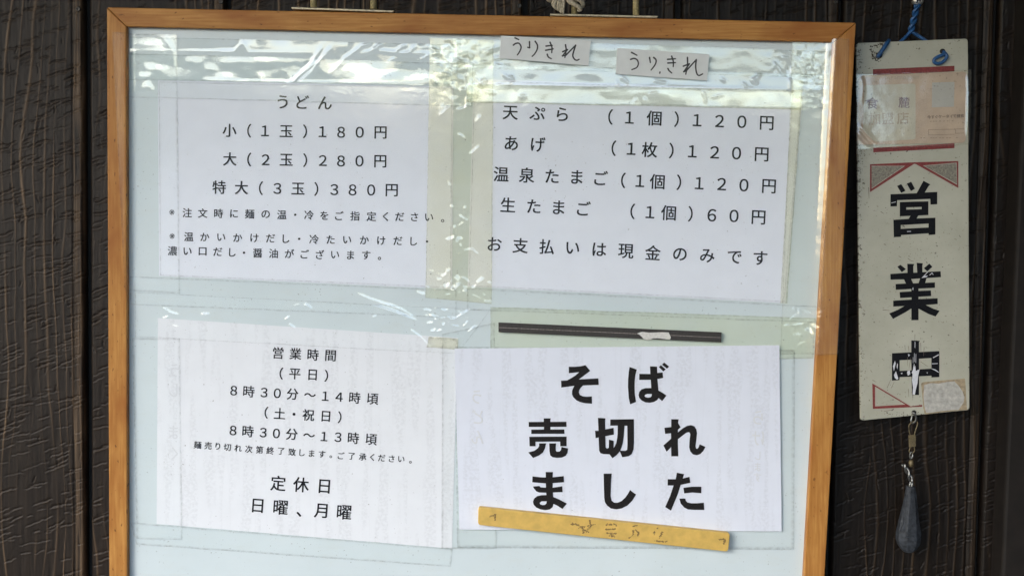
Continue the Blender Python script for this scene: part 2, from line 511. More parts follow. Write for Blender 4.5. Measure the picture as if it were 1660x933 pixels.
def plank_heights(U, V, width, seed, dashes):
    """relief in mm and tone for photo-point grids U (across), V (down); U runs 0..width"""
    rs = np.random.RandomState(seed)
    H = 0.5 * fbm(U / 45, V / 160, seed) + 0.10 * fbm(U / 4.0, V / 9.0, seed + 40)
    warp = 30 * fbm(U / 120, V / 330, seed + 5) + 5 * fbm(U / 25, V / 120, seed + 6)
    k_y = rs.uniform(250, 950); k_x = width * rs.uniform(0.2, 0.5)
    if seed == 3: k_x, k_y = 178, 815
    dx, dy = (U - k_x), (V - k_y) / 2.3
    rr = np.sqrt(dx * dx + dy * dy)
    side = np.where(dx >= 0, 1.0, -1.0)
    shift = side * 26 * np.exp(-(rr / 60) ** 2)
    phi = (U + warp - shift)
    t = np.clip(U / width, 0, 1)
    ring = phi / 23.0 + 3.0 * t ** 3 + 0.9 * vnoise(U / 34.0, V / 900.0, seed + 50)
    fr = ring - np.floor(ring)
    amp = np.clip(0.55 + 1.5 * fbm(U / 50, V / 210, seed + 9) + 0.75 * (t - 0.4), 0, 1)
    rid = np.floor(ring).astype(int)
    amp = amp * (0.40 + 0.8 * _LAT[rid & 255, seed])
    wl = 0.05 + 0.07 * _LAT[(rid + 77) & 255, seed + 3]
    line = np.exp(-((fr - 0.5) / wl) ** 2) * amp
    H += 0.5 * line
    fine = vnoise(U / 2.6, V / 60, seed + 20)
    H += 0.16 * fine
    tone = 0.95 * line * (0.45 + 1.1 * np.clip(fbm(U / 30, V / 120, seed + 13) + .5, 0, 1)) + 0.10 * np.clip(fine, 0, 1)
    vv, uu = V[:, 0], U[0, :]
    for i in range(dashes):
        x0, y0 = rs.uniform(0, width), rs.uniform(vv[0], vv[-1])
        if rs.rand() < 0.88:
            L = rs.uniform(8, 34) * (1.6 if rs.rand() < .15 else 1); ang = R(rs.uniform(9, 26))
        else:
            L = rs.uniform(5, 16); ang = R(rs.uniform(70, 105))
        ca, sa = math.cos(ang), math.sin(ang)
        j0, j1 = np.searchsorted(uu, [x0 - L * 0.75, x0 + L * 0.75])
        ext = L * abs(sa) * 0.6 + 6
        i0, i1 = np.searchsorted(vv, [y0 - ext, y0 + ext])
        if j1 - j0 < 2 or i1 - i0 < 2: continue
        u = U[i0:i1, j0:j1] - x0; v = V[i0:i1, j0:j1] - y0
        s = u * ca - v * sa
        d = u * sa + v * ca + 2.6 * vnoise(s / 5.0 + i * 3.1, np.zeros_like(s), seed + i % 50)
        win = 1 / (1 + np.exp((np.abs(s) - L / 2) * 1.5))
        dep = rs.uniform(0.25, 0.95)
        H[i0:i1, j0:j1] += win * dep * (-0.75 * np.exp(-(d / 1.15) ** 2) + 0.42 * np.exp(-((d - 1.9) / 1.05) ** 2))
        tone[i0:i1, j0:j1] += 0.10 * win * dep * np.exp(-((d - 2.1) / 1.2) ** 2)
    # worn rounded strip along the right edge
    e = width - U
    strip = 1 / (1 + np.exp((e - 15) * 1.2))
    H += 0.5 * strip - 2.2 * np.exp(-(e / 2.2) ** 2) - 0.8 * np.exp(-((e - 17) / 1.3) ** 2) - 2.0 * np.exp(-(U / 2.2) ** 2)
    tone = tone * (1 - 0.5 * strip) + strip * np.clip(0.30 + 0.9 * vnoise(U / 2.0, V / 90, seed + 31) + 0.3 * fbm(U / 20, V / 50, seed + 2), 0, 0.9)
    return H, np.clip(tone, 0, 1)

Y0, Y1 = -70.0, 1010.0
def plank(xt0, xb0, xt1, xb1, seed, mat, fine=True, dashes=900, step=1.25, parent=wall):
    w = ((xt1 - xt0) + (xb1 - xb0)) / 2
    nx = int(w / step) + 1
    rows = np.arange(Y0, Y1 + .1, step) if fine else np.concatenate([np.arange(Y0, 62, step), np.arange(64, Y1 + 1, 34)])
    us = np.linspace(0, 1, nx)
    Ug, Vg = np.meshgrid(us * w, rows)
    Hm, tone = plank_heights(Ug, Vg, w, seed, dashes)
    tt = (Vg - 0) / 933.0
    PX = (xt0 + (xb0 - xt0) * tt) * (1 - us) + (xt1 + (xb1 - xt1) * tt) * us
    # vectorised ray / wall-plane intersection on y = 0, relief added straight out of the wall
    a, b = (PX - 830.0) / F_PX, -(Vg - 466.5) / F_PX
    D = np.stack([_r[k] * a + _u[k] * b + _f[k] for k in range(3)], -1)
    s = (0 - CAM.y) / D[..., 1]
    P = np.array(CAM) + D * s[..., None]
    P[..., 1] -= Hm * 0.0014
    ny = len(rows)
    verts = P.reshape(-1, 3)
    idx = np.arange(ny * nx).reshape(ny, nx)
    faces = np.stack([idx[:-1, :-1], idx[1:, :-1], idx[1:, 1:], idx[:-1, 1:]], -1).reshape(-1, 4)
    # returns at both long edges so the board has its real thickness
    n0 = len(verts)
    eL, eR = P[:, 0].copy(), P[:, -1].copy()
    eL[:, 1] = 0.012; eR[:, 1] = 0.012
    verts = np.concatenate([verts, eL, eR])
    iL, iR = n0 + np.arange(ny), n0 + ny + np.arange(ny)
    fL = np.stack([idx[:-1, 0], iL[:-1], iL[1:], idx[1:, 0]], -1)
    fR = np.stack([idx[:-1, -1], idx[1:, -1], iR[1:], iR[:-1]], -1)
    faces = np.concatenate([faces, fL, fR])
    uv = np.stack([np.concatenate([(Ug.ravel() + seed * 400), np.zeros(ny), np.full(ny, w)]) * PXM,
                   np.concatenate([Vg.ravel(), rows, rows]) * PXM], -1)
    tn = np.concatenate([tone.ravel(), np.zeros(2 * ny)])
    return mk('plank', verts, faces, mat, parent, smooth=True, uv=uv, col=np.repeat(tn[:, None], 3, 1))

plank(-125, -122, 134, 138, 3, M_wall, dashes=780)
plank(145, 148, 364, 366, 5, M_wall, True, 620)
plank(374, 374, 603, 603, 7, M_wall, False, 900)
plank(612, 610, 847, 845, 9, M_wall, False, 900)
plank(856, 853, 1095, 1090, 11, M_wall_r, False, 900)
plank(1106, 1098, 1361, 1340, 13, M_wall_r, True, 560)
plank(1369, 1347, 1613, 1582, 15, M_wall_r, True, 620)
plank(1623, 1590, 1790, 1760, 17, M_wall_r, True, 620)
mk('backing', [(-0.9, 0.0115, -1.4), (0.9, 0.0115, -1.4), (0.9, 0.0115, 1.2), (-0.9, 0.0115, 1.2)], [(0, 1, 2, 3)], M_back, wall)

def box(name, x0, x1, y0, y1, z0, z1, mat, parent=None, bev=0.0):
    v = [(x, y, z) for x in (x0, x1) for y in (y0, y1) for z in (z0, z1)]
    f = [(0, 1, 3, 2), (4, 6, 7, 5), (0, 4, 5, 1), (2, 3, 7, 6), (0, 2, 6, 4), (1, 5, 7, 3)]
    o = fix_normals(mk(name, v, f, mat, parent))
    if bev: bevel(o, bev)
    return o

# smooth dark post at the right edge of the view
prism('post', [(1668, -70), (1830, -70), (1790, 1010), (1621, 1010)], 25, 0.06, WN, M_post, wall, 0.003,
      mapper=lambda x, y, mm: W(x, y, mm * 0.001))
# unseen roof overhang and side wall added to shade the board; skewed for gradient
def slab(name, poly, z0, z1, mat, parent):
    n = len(poly)
    v = [(x, y, z0) for x, y in poly] + [(x, y, z1) for x, y in poly]
    f = [tuple(range(n)), tuple(range(2 * n - 1, n - 1, -1))] + [(i, i + n, (i + 1) % n + n, (i + 1) % n) for i in range(n)]
    return fix_normals(mk(name, v, f, mat, parent))
slab('shading_eave', [(-5.0, 0.05), (-5.0, -0.22), (1.9, -3.10), (1.9, 0.05)], 0.90, 0.98, M_post, wall)
box('shading_wall', 1.30, 1.38, -2.9, 0.05, gz, 0.90, M_post, wall)
for nx_, ny_ in ((127, 15), (358.5, 3), (842, 10), (1355, 3)):
    c = W(nx_, ny_, 0.0008)
    vs, fs = [], []
    for r_, dpt in ((0.0026, 0.0), (0.0019, 0.0009), (0.0013, 0.0009), (0.0010, 0.0003)):
        for k in range(14):
            a = 2 * math.pi * k / 14
            vs.append((c.x + r_ * math.cos(a), c.y - dpt, c.z + r_ * math.sin(a)))
    for i in range(3):
        for k in range(14):
            fs.append((i * 14 + k, i * 14 + (k + 1) % 14, (i + 1) * 14 + (k + 1) % 14, (i + 1) * 14 + k))
    fs.append(tuple(range(42, 56)))
    fix_normals(mk('nail', vs, fs, M_dark_metal, wall))

# ------------------------------------------------------------------ the framed notice board
OUT_L, OUT_R = lambda y: 173 + 4 * (y - 12) / 921, lambda y: 1388 - 51 * (y - 37) / 896
IN_L, IN_R = lambda y: 204.5 + 1.5 * (y - 43) / 890, lambda y: 1352 - 48.5 * (y - 68) / 865
BOT = 1120.0
board = empty('notice_board', B(760, BOT, 0), 'white metal notice board in an orange brown wooden frame with mitred corners', 'notice board')
prism('panel', [(198, 36), (1358, 61), (IN_R(BOT) + 6, BOT), (201, BOT)], 0, 0.004, BN, M_panel, board)
FR = 7.0
def rail(poly, along):
    fr = [B(x, y, FR) for x, y in poly]
    bk = [v - BN * 0.019 for v in fr]
    uv = [((x if along == 'x' else y) * PXM, (y if along == 'x' else x) * PXM + (0.31 if along == 'x' else 0.0)) for x, y in poly]
    f = [(0, 1, 2, 3), (7, 6, 5, 4)] + [(i, i + 4, (i + 1) % 4 + 4, (i + 1) % 4) for i in range(4)]
    o = fix_normals(mk('frame_rail', fr + bk, f, M_frame, board, uv=uv + [(a + 0.003, b + 0.004) for a, b in uv]))
    bevel(o, 0.0009, 2)
g_ = 0.35
rail([(173 + g_, 12), (1388 - g_, 37), (1352 - g_, 68), (204.5 + g_, 43)], 'x')
rail([(173, 12 + g_), (204.5, 43 + g_), (IN_L(BOT), BOT), (OUT_L(BOT + 32), BOT + 32)], 'y')
rail([(1388, 37 + g_), (OUT_R(BOT + 34), BOT + 34), (IN_R(BOT), BOT), (1352, 68 + g_)], 'y')
rail([(IN_L(BOT), BOT + g_), (IN_R(BOT), BOT + g_), (OUT_R(BOT + 34), BOT + 34.5), (OUT_L(BOT + 32), BOT + 32.5)], 'x')

def hanger(x0, y0, x1, y1, rods):
    pl = prism('hanger', [(x0, y0), (x1, y1), (x1 - 2, y1 + 3.4), (x0 + 1, y0 + 3.4)], 4, 0.012, BN, M_plate_tin, board, 0.0004)
    for rx, ry in rods:
        tube('rod', [B(rx, ry + 3, -2), B(rx - 0.3, ry - 40, -2), B(rx - 0.6, ry - 110, -2)], 0.0031, M_rod, pl, 10)
hanger(472, 11.6, 639, 17.0, ((508.5, 9), (605.5, 11.5)))
hanger(892, 22.2, 1067, 26.0, ((931, 21), (1031, 22)))

# rope tied round the left rod of the right hanger
rs = random.Random(4)
rope = empty('rope', B(925, -20, 4), 'frayed beige rope knotted round the metal hanger above the board', 'rope')
def strand(p, r0, r1):
    pts = smooth_path([B(x, y, z) for x, y, z in p], 5)
    n = len(pts)
    tube('strand', pts, [(r0 + (r1 - r0) * i / (n - 1)) for i in range(n)], M_rope, rope, 8)
for i in range(7):
    t = i / 6
    strand([(918 - 3 * t, -30, 6 + rs.uniform(-1, 1)), (904 + 10 * t, -8, 8), (896 + 18 * t, 8 + rs.uniform(-2, 2), 8 + rs.uniform(-1, 1)),
            (903 + 9 * t + rs.uniform(-1, 1), 17 + 6 * t + rs.uniform(-2, 1), 7)], 0.0019, 0.0011)
strand([(915, -30, 9), (922, 0, 10), (930, 6, 11), (941, 14, 9), (938, 17, 6)], 0.0026, 0.0020)
strand([(925, -30, 8), (931, -6, 11), (941, 1, 10), (945, 8, 7), (940, 14, 4)], 0.0026, 0.0022)
strand([(932, -32, 7), (940, -14, 9), (946, -4, 7), (944, 3, 3)], 0.0024, 0.0022)
strand([(905, -30, 6), (892, -12, 7), (888, -2, 5), (893, 2, 3)], 0.0024, 0.0020)
# glyph outlines, thousandths of an em: one list per character, one flat x, y list per contour
GLYPHS = {
 '0': [[500,-12,590,4,665,50,722,127,758,234,771,370,758,505,722,611,665,686,590,731,500,746,410,731,335,686,278,611,242,505,229,370,242,234,278,127,335,50,410,4], [500,62,441,73,391,108,352,168,328,255,319,370,328,485,352,570,391,628,441,662,500,672,559,662,609,628,648,570,672,485,681,370,672,255,648,168,609,108,559,73]],
 '1': [[247,0,770,0,770,76,561,76,561,735,492,735,410,703,300,682,300,624,470,624,470,76,247,76]],
 '2': [[243,0,766,0,766,78,507,78,391,72,498,164,592,255,665,345,713,435,730,524,719,601,687,663,636,709,569,737,488,747,390,730,305,684,231,615,289,563,348,620,412,657,484,671,538,664,581,643,613,612,632,571,639,522,620,442,566,355,483,261,373,161,243,53]],
 '3': [[497,-12,577,-3,646,24,702,66,738,124,751,195,743,252,721,300,686,338,642,366,590,383,590,387,665,423,713,483,730,562,719,623,689,674,640,713,574,738,494,747,398,733,313,694,238,635,288,579,350,630,418,661,491,671,544,665,586,649,617,624,636,591,642,552,633,510,607,473,561,443,495,422,408,415,408,345,504,338,576,319,625,289,653,249,662,200,653,154,630,116,593,88,546,70,492,64,403,77,327,114,266,170,218,112,285,50,377,5]],
 '4': [[592,0,678,0,678,202,791,202,791,275,678,275,678,735,565,735,222,263,222,202,592,202], [592,275,326,275,513,529,592,654,596,654,592,520]],
 '5': [[485,-12,566,-1,639,30,699,81,739,151,754,240,741,324,705,389,651,436,583,464,505,473,422,464,354,436,372,656,725,656,725,735,293,735,270,383,319,353,396,392,484,403,543,395,592,374,629,339,653,293,661,237,651,178,625,130,585,95,534,73,477,65,391,77,323,109,266,156,220,97,287,42,374,3]],
 '6': [[523,-12,599,-2,665,29,717,79,751,147,763,232,751,314,717,377,666,422,602,448,529,457,452,445,386,410,329,360,345,483,381,571,430,629,487,660,546,670,605,663,655,640,699,603,751,660,700,704,631,734,544,746,455,732,373,686,304,607,258,489,241,331,256,203,296,106,358,39,435,1], [332,274,384,333,446,372,517,386,567,380,611,362,645,331,668,287,676,230,669,171,648,124,616,90,574,68,524,61,468,69,419,93,378,135,349,195]],
 '8': [[502,-12,593,-2,666,26,720,68,753,122,764,183,749,258,703,318,627,367,627,371,689,426,726,488,738,555,727,616,696,669,647,710,581,737,500,747,422,738,357,711,307,670,276,617,265,554,277,489,313,435,373,392,373,388,298,336,251,270,234,187,246,124,280,69,336,26,410,-2], [567,394,500,414,441,438,393,468,361,505,349,554,368,617,420,662,497,679,554,672,599,652,631,622,650,586,657,547,650,496,622,446], [505,55,442,62,391,82,352,112,327,151,319,195,332,257,370,310,433,357,510,333,576,308,628,276,662,237,674,186,667,145,646,109,611,81,564,62]],
 'I': [[174,682,76,682,76,0,174,0]],
 'a': [[411,80,383,62,364,56,351,61,347,79,347,310,339,365,316,406,281,435,236,452,184,458,124,451,75,431,35,397,35,300,80,342,128,366,177,374,222,366,249,340,258,295,258,271,179,243,135,227,94,207,59,182,35,147,26,101,40,47,78,7,136,-9,197,2,257,37,270,11,292,-4,325,-9,363,-2,411,26], [258,91,221,64,180,54,147,62,124,84,116,117,136,162,187,195,258,222]],
 'f': [[296,682,226,691,172,679,129,648,98,609,79,556,72,482,72,449,9,449,9,369,72,369,72,0,161,0,161,369,242,369,242,449,161,449,161,492,170,551,199,590,256,603,296,595]],
 'i': [[154,449,65,449,65,0,154,0], [163,585,156,612,137,631,110,638,83,631,64,612,57,585,64,558,83,539,110,532,137,539,156,558]],
 'm': [[59,449,59,0,148,0,148,326,183,360,219,378,260,383,301,372,330,338,341,279,341,0,430,0,430,326,481,367,530,383,577,371,610,335,623,278,623,0,712,0,712,282,705,341,686,390,655,427,613,450,563,458,504,447,455,418,413,377,378,422,332,449,279,458,215,441,148,390,148,449]],
 'n': [[150,449,61,449,61,0,150,0,150,322,207,372,262,387,309,373,339,336,350,278,350,0,439,0,439,277,431,343,410,394,377,430,335,451,286,458,237,450,191,427,152,390,150,390]],
 'o': [[273,458,197,447,132,415,81,365,48,302,36,229,47,151,80,86,130,35,195,3,273,-9,354,2,421,34,472,84,505,150,516,229,504,304,471,367,419,416,352,447], [272,378,322,371,364,350,397,318,418,277,425,228,418,174,398,131,366,98,324,78,272,71,224,78,184,99,153,132,134,176,127,229,134,278,154,319,185,350,225,371]],
 'r': [[69,449,69,0,158,0,158,235,173,305,212,354,267,373,306,361,350,329,397,406,343,445,290,458,248,447,204,410,160,346,158,346,158,449]],
 't': [[167,542,0,379,0,369,78,369,78,132,84,86,101,47,131,17,172,-2,224,-9,277,0,332,21,332,104,280,79,231,71,203,77,178,98,167,139,167,369,309,369,309,449,167,449]],
 '※': [[163,108,99,174,480,563,544,496], [480,108,99,496,163,563,544,174], [49,338,53,360,64,379,81,391,106,395,132,391,151,379,161,360,165,338,161,317,151,300,132,288,106,284,82,288,64,300,53,317], [260,122,264,143,275,161,293,173,317,177,343,173,361,161,372,143,376,122,372,101,361,84,343,71,317,67,293,71,275,84,264,101], [260,549,264,570,275,587,293,599,317,603,343,599,361,587,372,570,376,549,372,528,361,510,343,498,317,494,293,498,275,510,264,528], [470,338,474,360,485,379,504,391,529,395,554,391,572,379,583,360,587,338,583,317,572,300,554,288,529,284,503,288,485,300,474,317]],
 '、': [[273,-56,341,2,233,119,117,224,52,167,165,63]],
 '。': [[194,244,118,223,63,169,42,92,63,15,118,-40,194,-61,243,-53,285,-32,318,1,339,43,347,92,326,169,271,223], [194,-10,143,4,107,40,93,92,107,143,143,179,194,193,246,179,282,143,296,92,282,40,246,4]],
 'あ': [[613,441,565,339,508,254,444,185,431,274,426,368,427,409,504,431,596,441], [727,551,648,571,637,513,634,503,597,504,515,498,429,479,439,602,626,617,800,640,799,714,633,686,448,671,460,747,472,792,388,794,386,746,378,669,310,668,145,681,147,606,309,599,370,600,359,453,280,407,211,348,157,280,122,206,109,129,125,59,167,17,227,3,312,18,397,58,413,2,485,24,461,105,544,190,620,299,684,430,763,391,811,331,828,259,815,186,777,123,716,73,635,37,535,17,578,-50,701,-18,793,32,857,96,893,172,905,255,896,319,871,376,830,425,775,463,706,490,707,494], [356,378,356,360,363,245,380,133,307,93,242,80,210,87,191,108,185,142,208,227,269,311]],
 'い': [[223,698,126,700,132,655,133,611,135,488,144,344,167,208,203,108,249,41,301,3,357,-9,397,-2,435,22,472,65,509,130,545,219,482,290,450,193,407,117,358,86,318,99,284,136,256,194,235,271,222,364,216,490,215,601], [744,670,666,643,750,501,808,325,840,140,920,173,887,351,826,527]],
 'う': [[720,333,700,235,644,157,557,97,442,54,306,28,351,-48,498,-15,623,39,720,114,783,211,805,330,793,408,759,470,706,515,637,543,557,552,391,534,258,504,166,489,192,396,276,427,347,448,440,468,549,477,606,470,654,451,689,420,712,380], [300,783,287,707,501,679,713,660,725,737,517,751]],
 'お': [[721,688,685,628,803,558,909,478,950,542,844,616], [325,279,328,102,319,65,292,53,246,65,203,96,183,138,202,186,252,236], [121,619,123,543,251,538,325,541,324,410,324,353,216,293,136,217,105,134,119,83,156,37,206,1,261,-23,313,-32,360,-21,390,18,401,91,397,308,505,337,615,347,669,342,717,325,754,299,778,262,787,216,778,166,753,126,716,96,670,74,619,60,561,53,502,53,530,-28,588,-24,654,-14,729,11,788,47,831,93,858,150,867,217,855,284,821,339,767,381,698,407,616,416,510,407,396,379,396,414,398,549,508,564,608,584,606,662,509,639,400,622,404,730,411,799,322,799,327,728,326,614,249,611]],
 'か': [[782,674,709,641,780,533,844,400,887,279,965,316,884,500], [78,561,86,474,176,486,303,500,256,342,184,161,92,1,174,-31,267,152,336,342,384,508,492,515,527,512,557,503,579,484,593,453,598,406,593,294,577,186,550,100,527,68,498,53,463,49,407,54,340,69,353,-14,410,-25,471,-29,531,-22,579,3,617,55,651,159,669,288,675,416,667,485,644,534,608,564,564,580,513,585,400,578,426,721,438,780,345,790,338,683,319,572,167,561]],
 'が': [[768,661,695,628,766,521,830,390,874,269,951,306,870,488], [780,806,726,784,769,715,807,645,862,669], [890,846,837,824,881,757,920,686,974,710], [64,557,73,471,163,483,290,496,243,338,171,158,79,-2,160,-35,254,148,323,338,371,504,478,511,514,509,543,499,565,480,579,449,584,403,579,291,563,182,537,97,514,64,484,49,449,45,393,51,327,66,340,-18,396,-28,458,-32,517,-25,566,0,604,51,637,155,656,284,662,412,654,482,631,531,595,561,551,577,499,582,387,575,413,717,424,777,332,786,325,679,306,568,154,557]],
 'く': [[704,738,630,804,573,737,428,609,278,485,234,443,209,405,206,369,227,331,271,287,437,146,586,8,655,-65,726,1,533,175,352,324,321,352,306,375,306,396,320,418,349,445,635,681]],
 'ぐ': [[639,569,586,546,670,398,726,422], [756,614,702,590,748,520,790,446,844,470], [691,738,616,804,559,737,414,609,264,485,220,443,196,405,193,369,213,331,257,287,423,145,573,8,642,-65,713,1,520,175,339,324,308,352,292,375,292,396,307,418,336,445,622,681]],
 'け': [[255,765,162,774,157,707,134,537,119,308,128,183,149,72,172,-9,240,-1,237,33,242,78,307,299,264,325,210,172,193,350,208,535,238,700], [396,573,396,493,558,487,685,490,685,459,684,353,676,263,658,186,625,119,572,60,527,25,475,-2,548,-59,651,21,714,111,746,213,758,329,760,459,760,494,922,511,922,593,845,579,759,570,758,721,761,780,668,780,677,720,683,565,557,562,472,565]],
 'げ': [[244,750,152,759,146,692,123,523,108,293,117,169,138,58,161,-24,229,-16,226,18,231,63,296,284,253,310,199,157,182,335,197,520,227,685], [819,791,771,776,827,635,877,653], [919,822,871,806,902,740,929,667,979,685], [385,558,385,478,547,472,664,474,664,444,663,338,655,248,637,171,604,105,551,46,506,10,454,-17,527,-74,630,6,693,96,725,198,737,314,739,444,739,478,911,497,912,578,830,564,738,554,737,706,740,765,647,765,657,705,662,549,546,547]],
 'ご': [[217,691,217,610,341,602,482,599,625,603,751,611,751,693,625,683,481,679,339,682], [257,288,176,296,162,231,155,157,169,89,210,35,275,-4,365,-28,476,-36,674,-26,817,-1,816,85,669,57,474,46,388,52,321,69,274,96,246,132,237,175,242,231], [779,803,725,780,769,711,807,640,861,665], [889,843,836,820,881,753,919,682,974,706]],
 'さ': [[312,312,234,330,200,246,186,164,200,90,240,33,305,-8,391,-33,496,-42,643,-35,754,-20,758,60,641,41,500,35,419,41,353,57,305,84,275,122,265,173,277,243], [158,631,160,551,384,541,580,549,639,425,701,321,535,336,529,269,659,258,770,242,811,298,767,351,709,445,655,557,761,574,862,598,853,676,743,647,630,627,603,717,584,798,499,787,524,709,554,619,370,615]],
 'ざ': [[773,822,719,799,762,731,800,660,854,684], [883,862,830,839,874,772,913,700,967,724], [302,305,223,323,189,238,175,156,189,83,229,26,294,-15,380,-40,485,-49,633,-43,744,-28,747,52,631,34,490,28,408,34,343,50,294,77,264,115,254,166,267,235], [147,624,149,544,374,534,569,541,628,418,690,313,524,328,518,262,648,251,760,234,800,291,757,344,698,437,644,549,750,567,851,590,842,669,732,639,619,620,592,709,574,790,488,780,513,701,543,612,359,608]],
 'し': [[340,779,239,780,247,678,237,172,248,86,281,23,332,-19,399,-43,480,-51,601,-37,702,-1,784,51,849,111,898,170,841,238,794,177,737,120,667,74,584,43,483,31,429,36,384,52,349,80,327,122,319,180,331,678]],
 'す': [[568,372,562,294,531,247,480,231,429,243,392,277,378,330,393,386,430,423,479,436,516,429,547,409], [96,653,98,576,311,588,545,593,546,492,514,500,479,503,424,494,376,470,338,433,312,385,303,329,312,270,337,223,373,189,418,169,467,162,514,169,554,189,497,109,408,51,289,12,356,-54,477,-3,562,62,617,138,646,219,655,301,647,371,623,429,621,594,635,594,928,589,929,663,636,664,621,664,622,729,627,792,536,792,542,729,544,663]],
 'た': [[537,482,537,408,723,418,810,415,891,406,893,482,720,491], [558,239,483,246,473,186,468,128,478,75,508,33,558,4,626,-13,712,-19,816,-15,905,-5,908,76,812,61,713,56,641,61,592,75,562,96,548,121,544,149], [221,620,101,627,104,549,220,545,312,548,286,441,211,203,118,-6,206,-36,290,181,362,422,394,556,500,570,602,590,602,669,508,648,410,633,425,707,443,787,347,795,344,712,329,625]],
 'だ': [[507,468,507,393,693,404,780,401,861,392,863,468,690,477], [528,225,453,232,442,172,438,114,448,61,478,19,528,-10,596,-28,682,-34,786,-30,875,-19,878,62,782,47,683,42,611,47,562,61,532,82,518,107,514,135], [755,742,702,719,745,651,783,580,837,604], [865,783,813,760,857,693,896,621,950,645], [191,606,71,613,74,535,190,531,282,534,256,427,181,189,88,-20,176,-50,260,167,332,408,364,542,470,556,572,576,572,654,380,619,395,693,413,772,317,780,314,698,299,611]],
 'で': [[79,658,88,571,323,605,558,630,503,589,452,532,410,463,382,382,371,292,394,173,457,82,548,18,655,-22,767,-37,796,46,698,57,604,85,525,134,471,207,451,309,461,383,491,459,538,529,602,587,680,626,776,640,876,642,876,722,606,704,168,663], [732,519,681,497,725,429,763,356,814,380,774,454], [841,561,792,538,837,471,876,398,928,423,885,496]],
 'ど': [[777,775,723,752,767,684,805,613,859,637], [887,815,834,793,879,726,918,655,971,679,932,747], [281,765,202,732,275,569,348,424,255,347,196,262,175,165,191,86,235,28,303,-12,392,-34,498,-41,675,-34,814,-16,815,73,667,49,495,39,410,45,343,63,296,91,267,128,258,174,276,247,327,314,406,376,556,464,684,529,760,570,720,643,649,596,544,540,415,468,347,605]],
 'に': [[456,675,456,595,663,586,867,595,867,676,665,663], [495,268,423,275,410,210,406,157,415,105,443,64,491,33,559,14,649,7,789,13,899,28,897,112,776,92,649,86,579,91,531,104,500,124,485,149,480,176,484,218], [265,752,176,760,169,689,142,512,124,288,135,104,161,-33,233,-28,230,7,235,52,264,155,306,276,264,308,206,162,197,302,215,501,247,685]],
 'の': [[476,642,453,504,420,372,369,236,318,160,269,136,241,143,213,164,189,200,172,251,166,318,180,402,220,484,284,557,370,612], [559,644,652,622,726,579,781,516,815,440,826,353,812,258,773,182,717,123,648,81,572,56,486,43,533,-31,663,0,767,56,844,134,892,233,908,350,891,466,841,567,761,647,655,699,525,718,386,697,266,637,172,548,110,437,88,311,98,220,125,146,165,90,213,56,266,44,320,57,370,94,417,157,460,244,499,355,535,499]],
 'は': [[255,764,167,771,161,700,133,514,115,279,127,97,153,-37,223,-32,221,3,225,48,255,151,296,269,255,301,198,154,188,293,206,502,238,696], [676,185,677,150,667,92,634,55,568,41,504,50,462,77,446,120,463,163,507,191,574,201,627,197], [749,770,659,770,663,709,663,585,569,583,399,591,399,516,567,509,663,511,673,254,580,263,508,255,451,234,409,201,383,160,374,112,383,63,409,23,451,-7,509,-25,582,-31,652,-22,701,2,733,38,750,82,755,130,755,151,831,100,906,35,950,102,862,172,752,231,740,516,913,535,913,612,740,589,743,710]],
 'ぷ': [[779,603,788,637,812,662,845,671,880,662,904,637,913,603,904,569,880,545,845,536,812,545,788,569], [732,603,748,546,788,505,845,490,903,505,944,546,959,603,944,661,903,701,845,717,788,701,748,661], [481,539,532,492,649,583,630,634,513,704,383,765,337,707,457,650,551,590], [288,62,300,-21,374,-32,463,-37,509,-33,555,-19,595,8,624,51,635,114,614,204,558,295,475,391,402,468,343,417,423,341,481,272,530,195,551,122,535,72,497,46,450,39,365,45], [865,24,940,65,895,167,833,280,764,377,699,340,766,245,825,131], [322,219,275,279,157,175,20,83,67,17,209,117]],
 'ま': [[500,178,501,111,486,58,448,31,395,24,315,35,270,64,256,105,273,147,323,177,403,188], [185,473,186,398,436,384,493,384,497,248,413,254,334,247,269,226,222,194,192,152,182,101,191,49,219,8,264,-22,326,-40,404,-46,472,-38,522,-17,555,14,574,53,580,94,578,156,672,113,753,60,820,5,866,76,795,129,696,186,574,232,567,386,706,394,844,409,845,484,708,467,566,457,566,469,566,597,836,620,837,693,702,676,566,666,567,727,573,794,488,794,492,734,492,663,446,663,317,670,190,685,191,611,316,600,447,594,491,594,491,469,491,454,437,454,313,459]],
 'み': [[848,514,767,523,767,431,758,356,629,407,484,437,546,575,598,677,624,710,574,751,524,740,298,730,223,733,227,652,301,658,509,668,405,440,295,425,203,387,132,330,88,259,72,175,89,102,135,55,202,38,250,45,291,66,328,107,391,226,454,369,556,352,652,320,740,277,716,213,679,150,629,92,563,40,478,-5,544,-60,623,-14,687,38,738,97,778,163,807,237,911,158,948,244,827,321,840,413], [374,370,320,249,265,152,236,125,205,117,175,125,153,148,145,185,155,236,184,284,230,325,294,355]],
 'ら': [[335,784,315,708,502,666,703,630,722,707,528,738], [313,602,229,613,209,405,178,207,252,189,282,239,364,311,469,357,592,373,649,366,698,348,735,319,759,281,768,236,749,160,694,99,600,57,468,39,298,47,322,-35,520,-36,669,-5,773,53,833,134,852,234,840,301,806,358,753,403,682,432,597,443,480,430,372,390,271,321]],
 'り': [[339,789,251,792,243,706,223,550,212,383,216,293,223,224,300,230,295,296,298,353,317,436,356,520,411,594,478,646,551,666,608,653,652,616,684,558,704,483,710,394,691,262,636,164,553,94,447,49,323,22,370,-50,509,-13,626,46,715,131,772,246,792,395,781,511,750,606,702,678,639,722,564,738,491,724,425,687,369,635,324,574,292,511,310,649]],
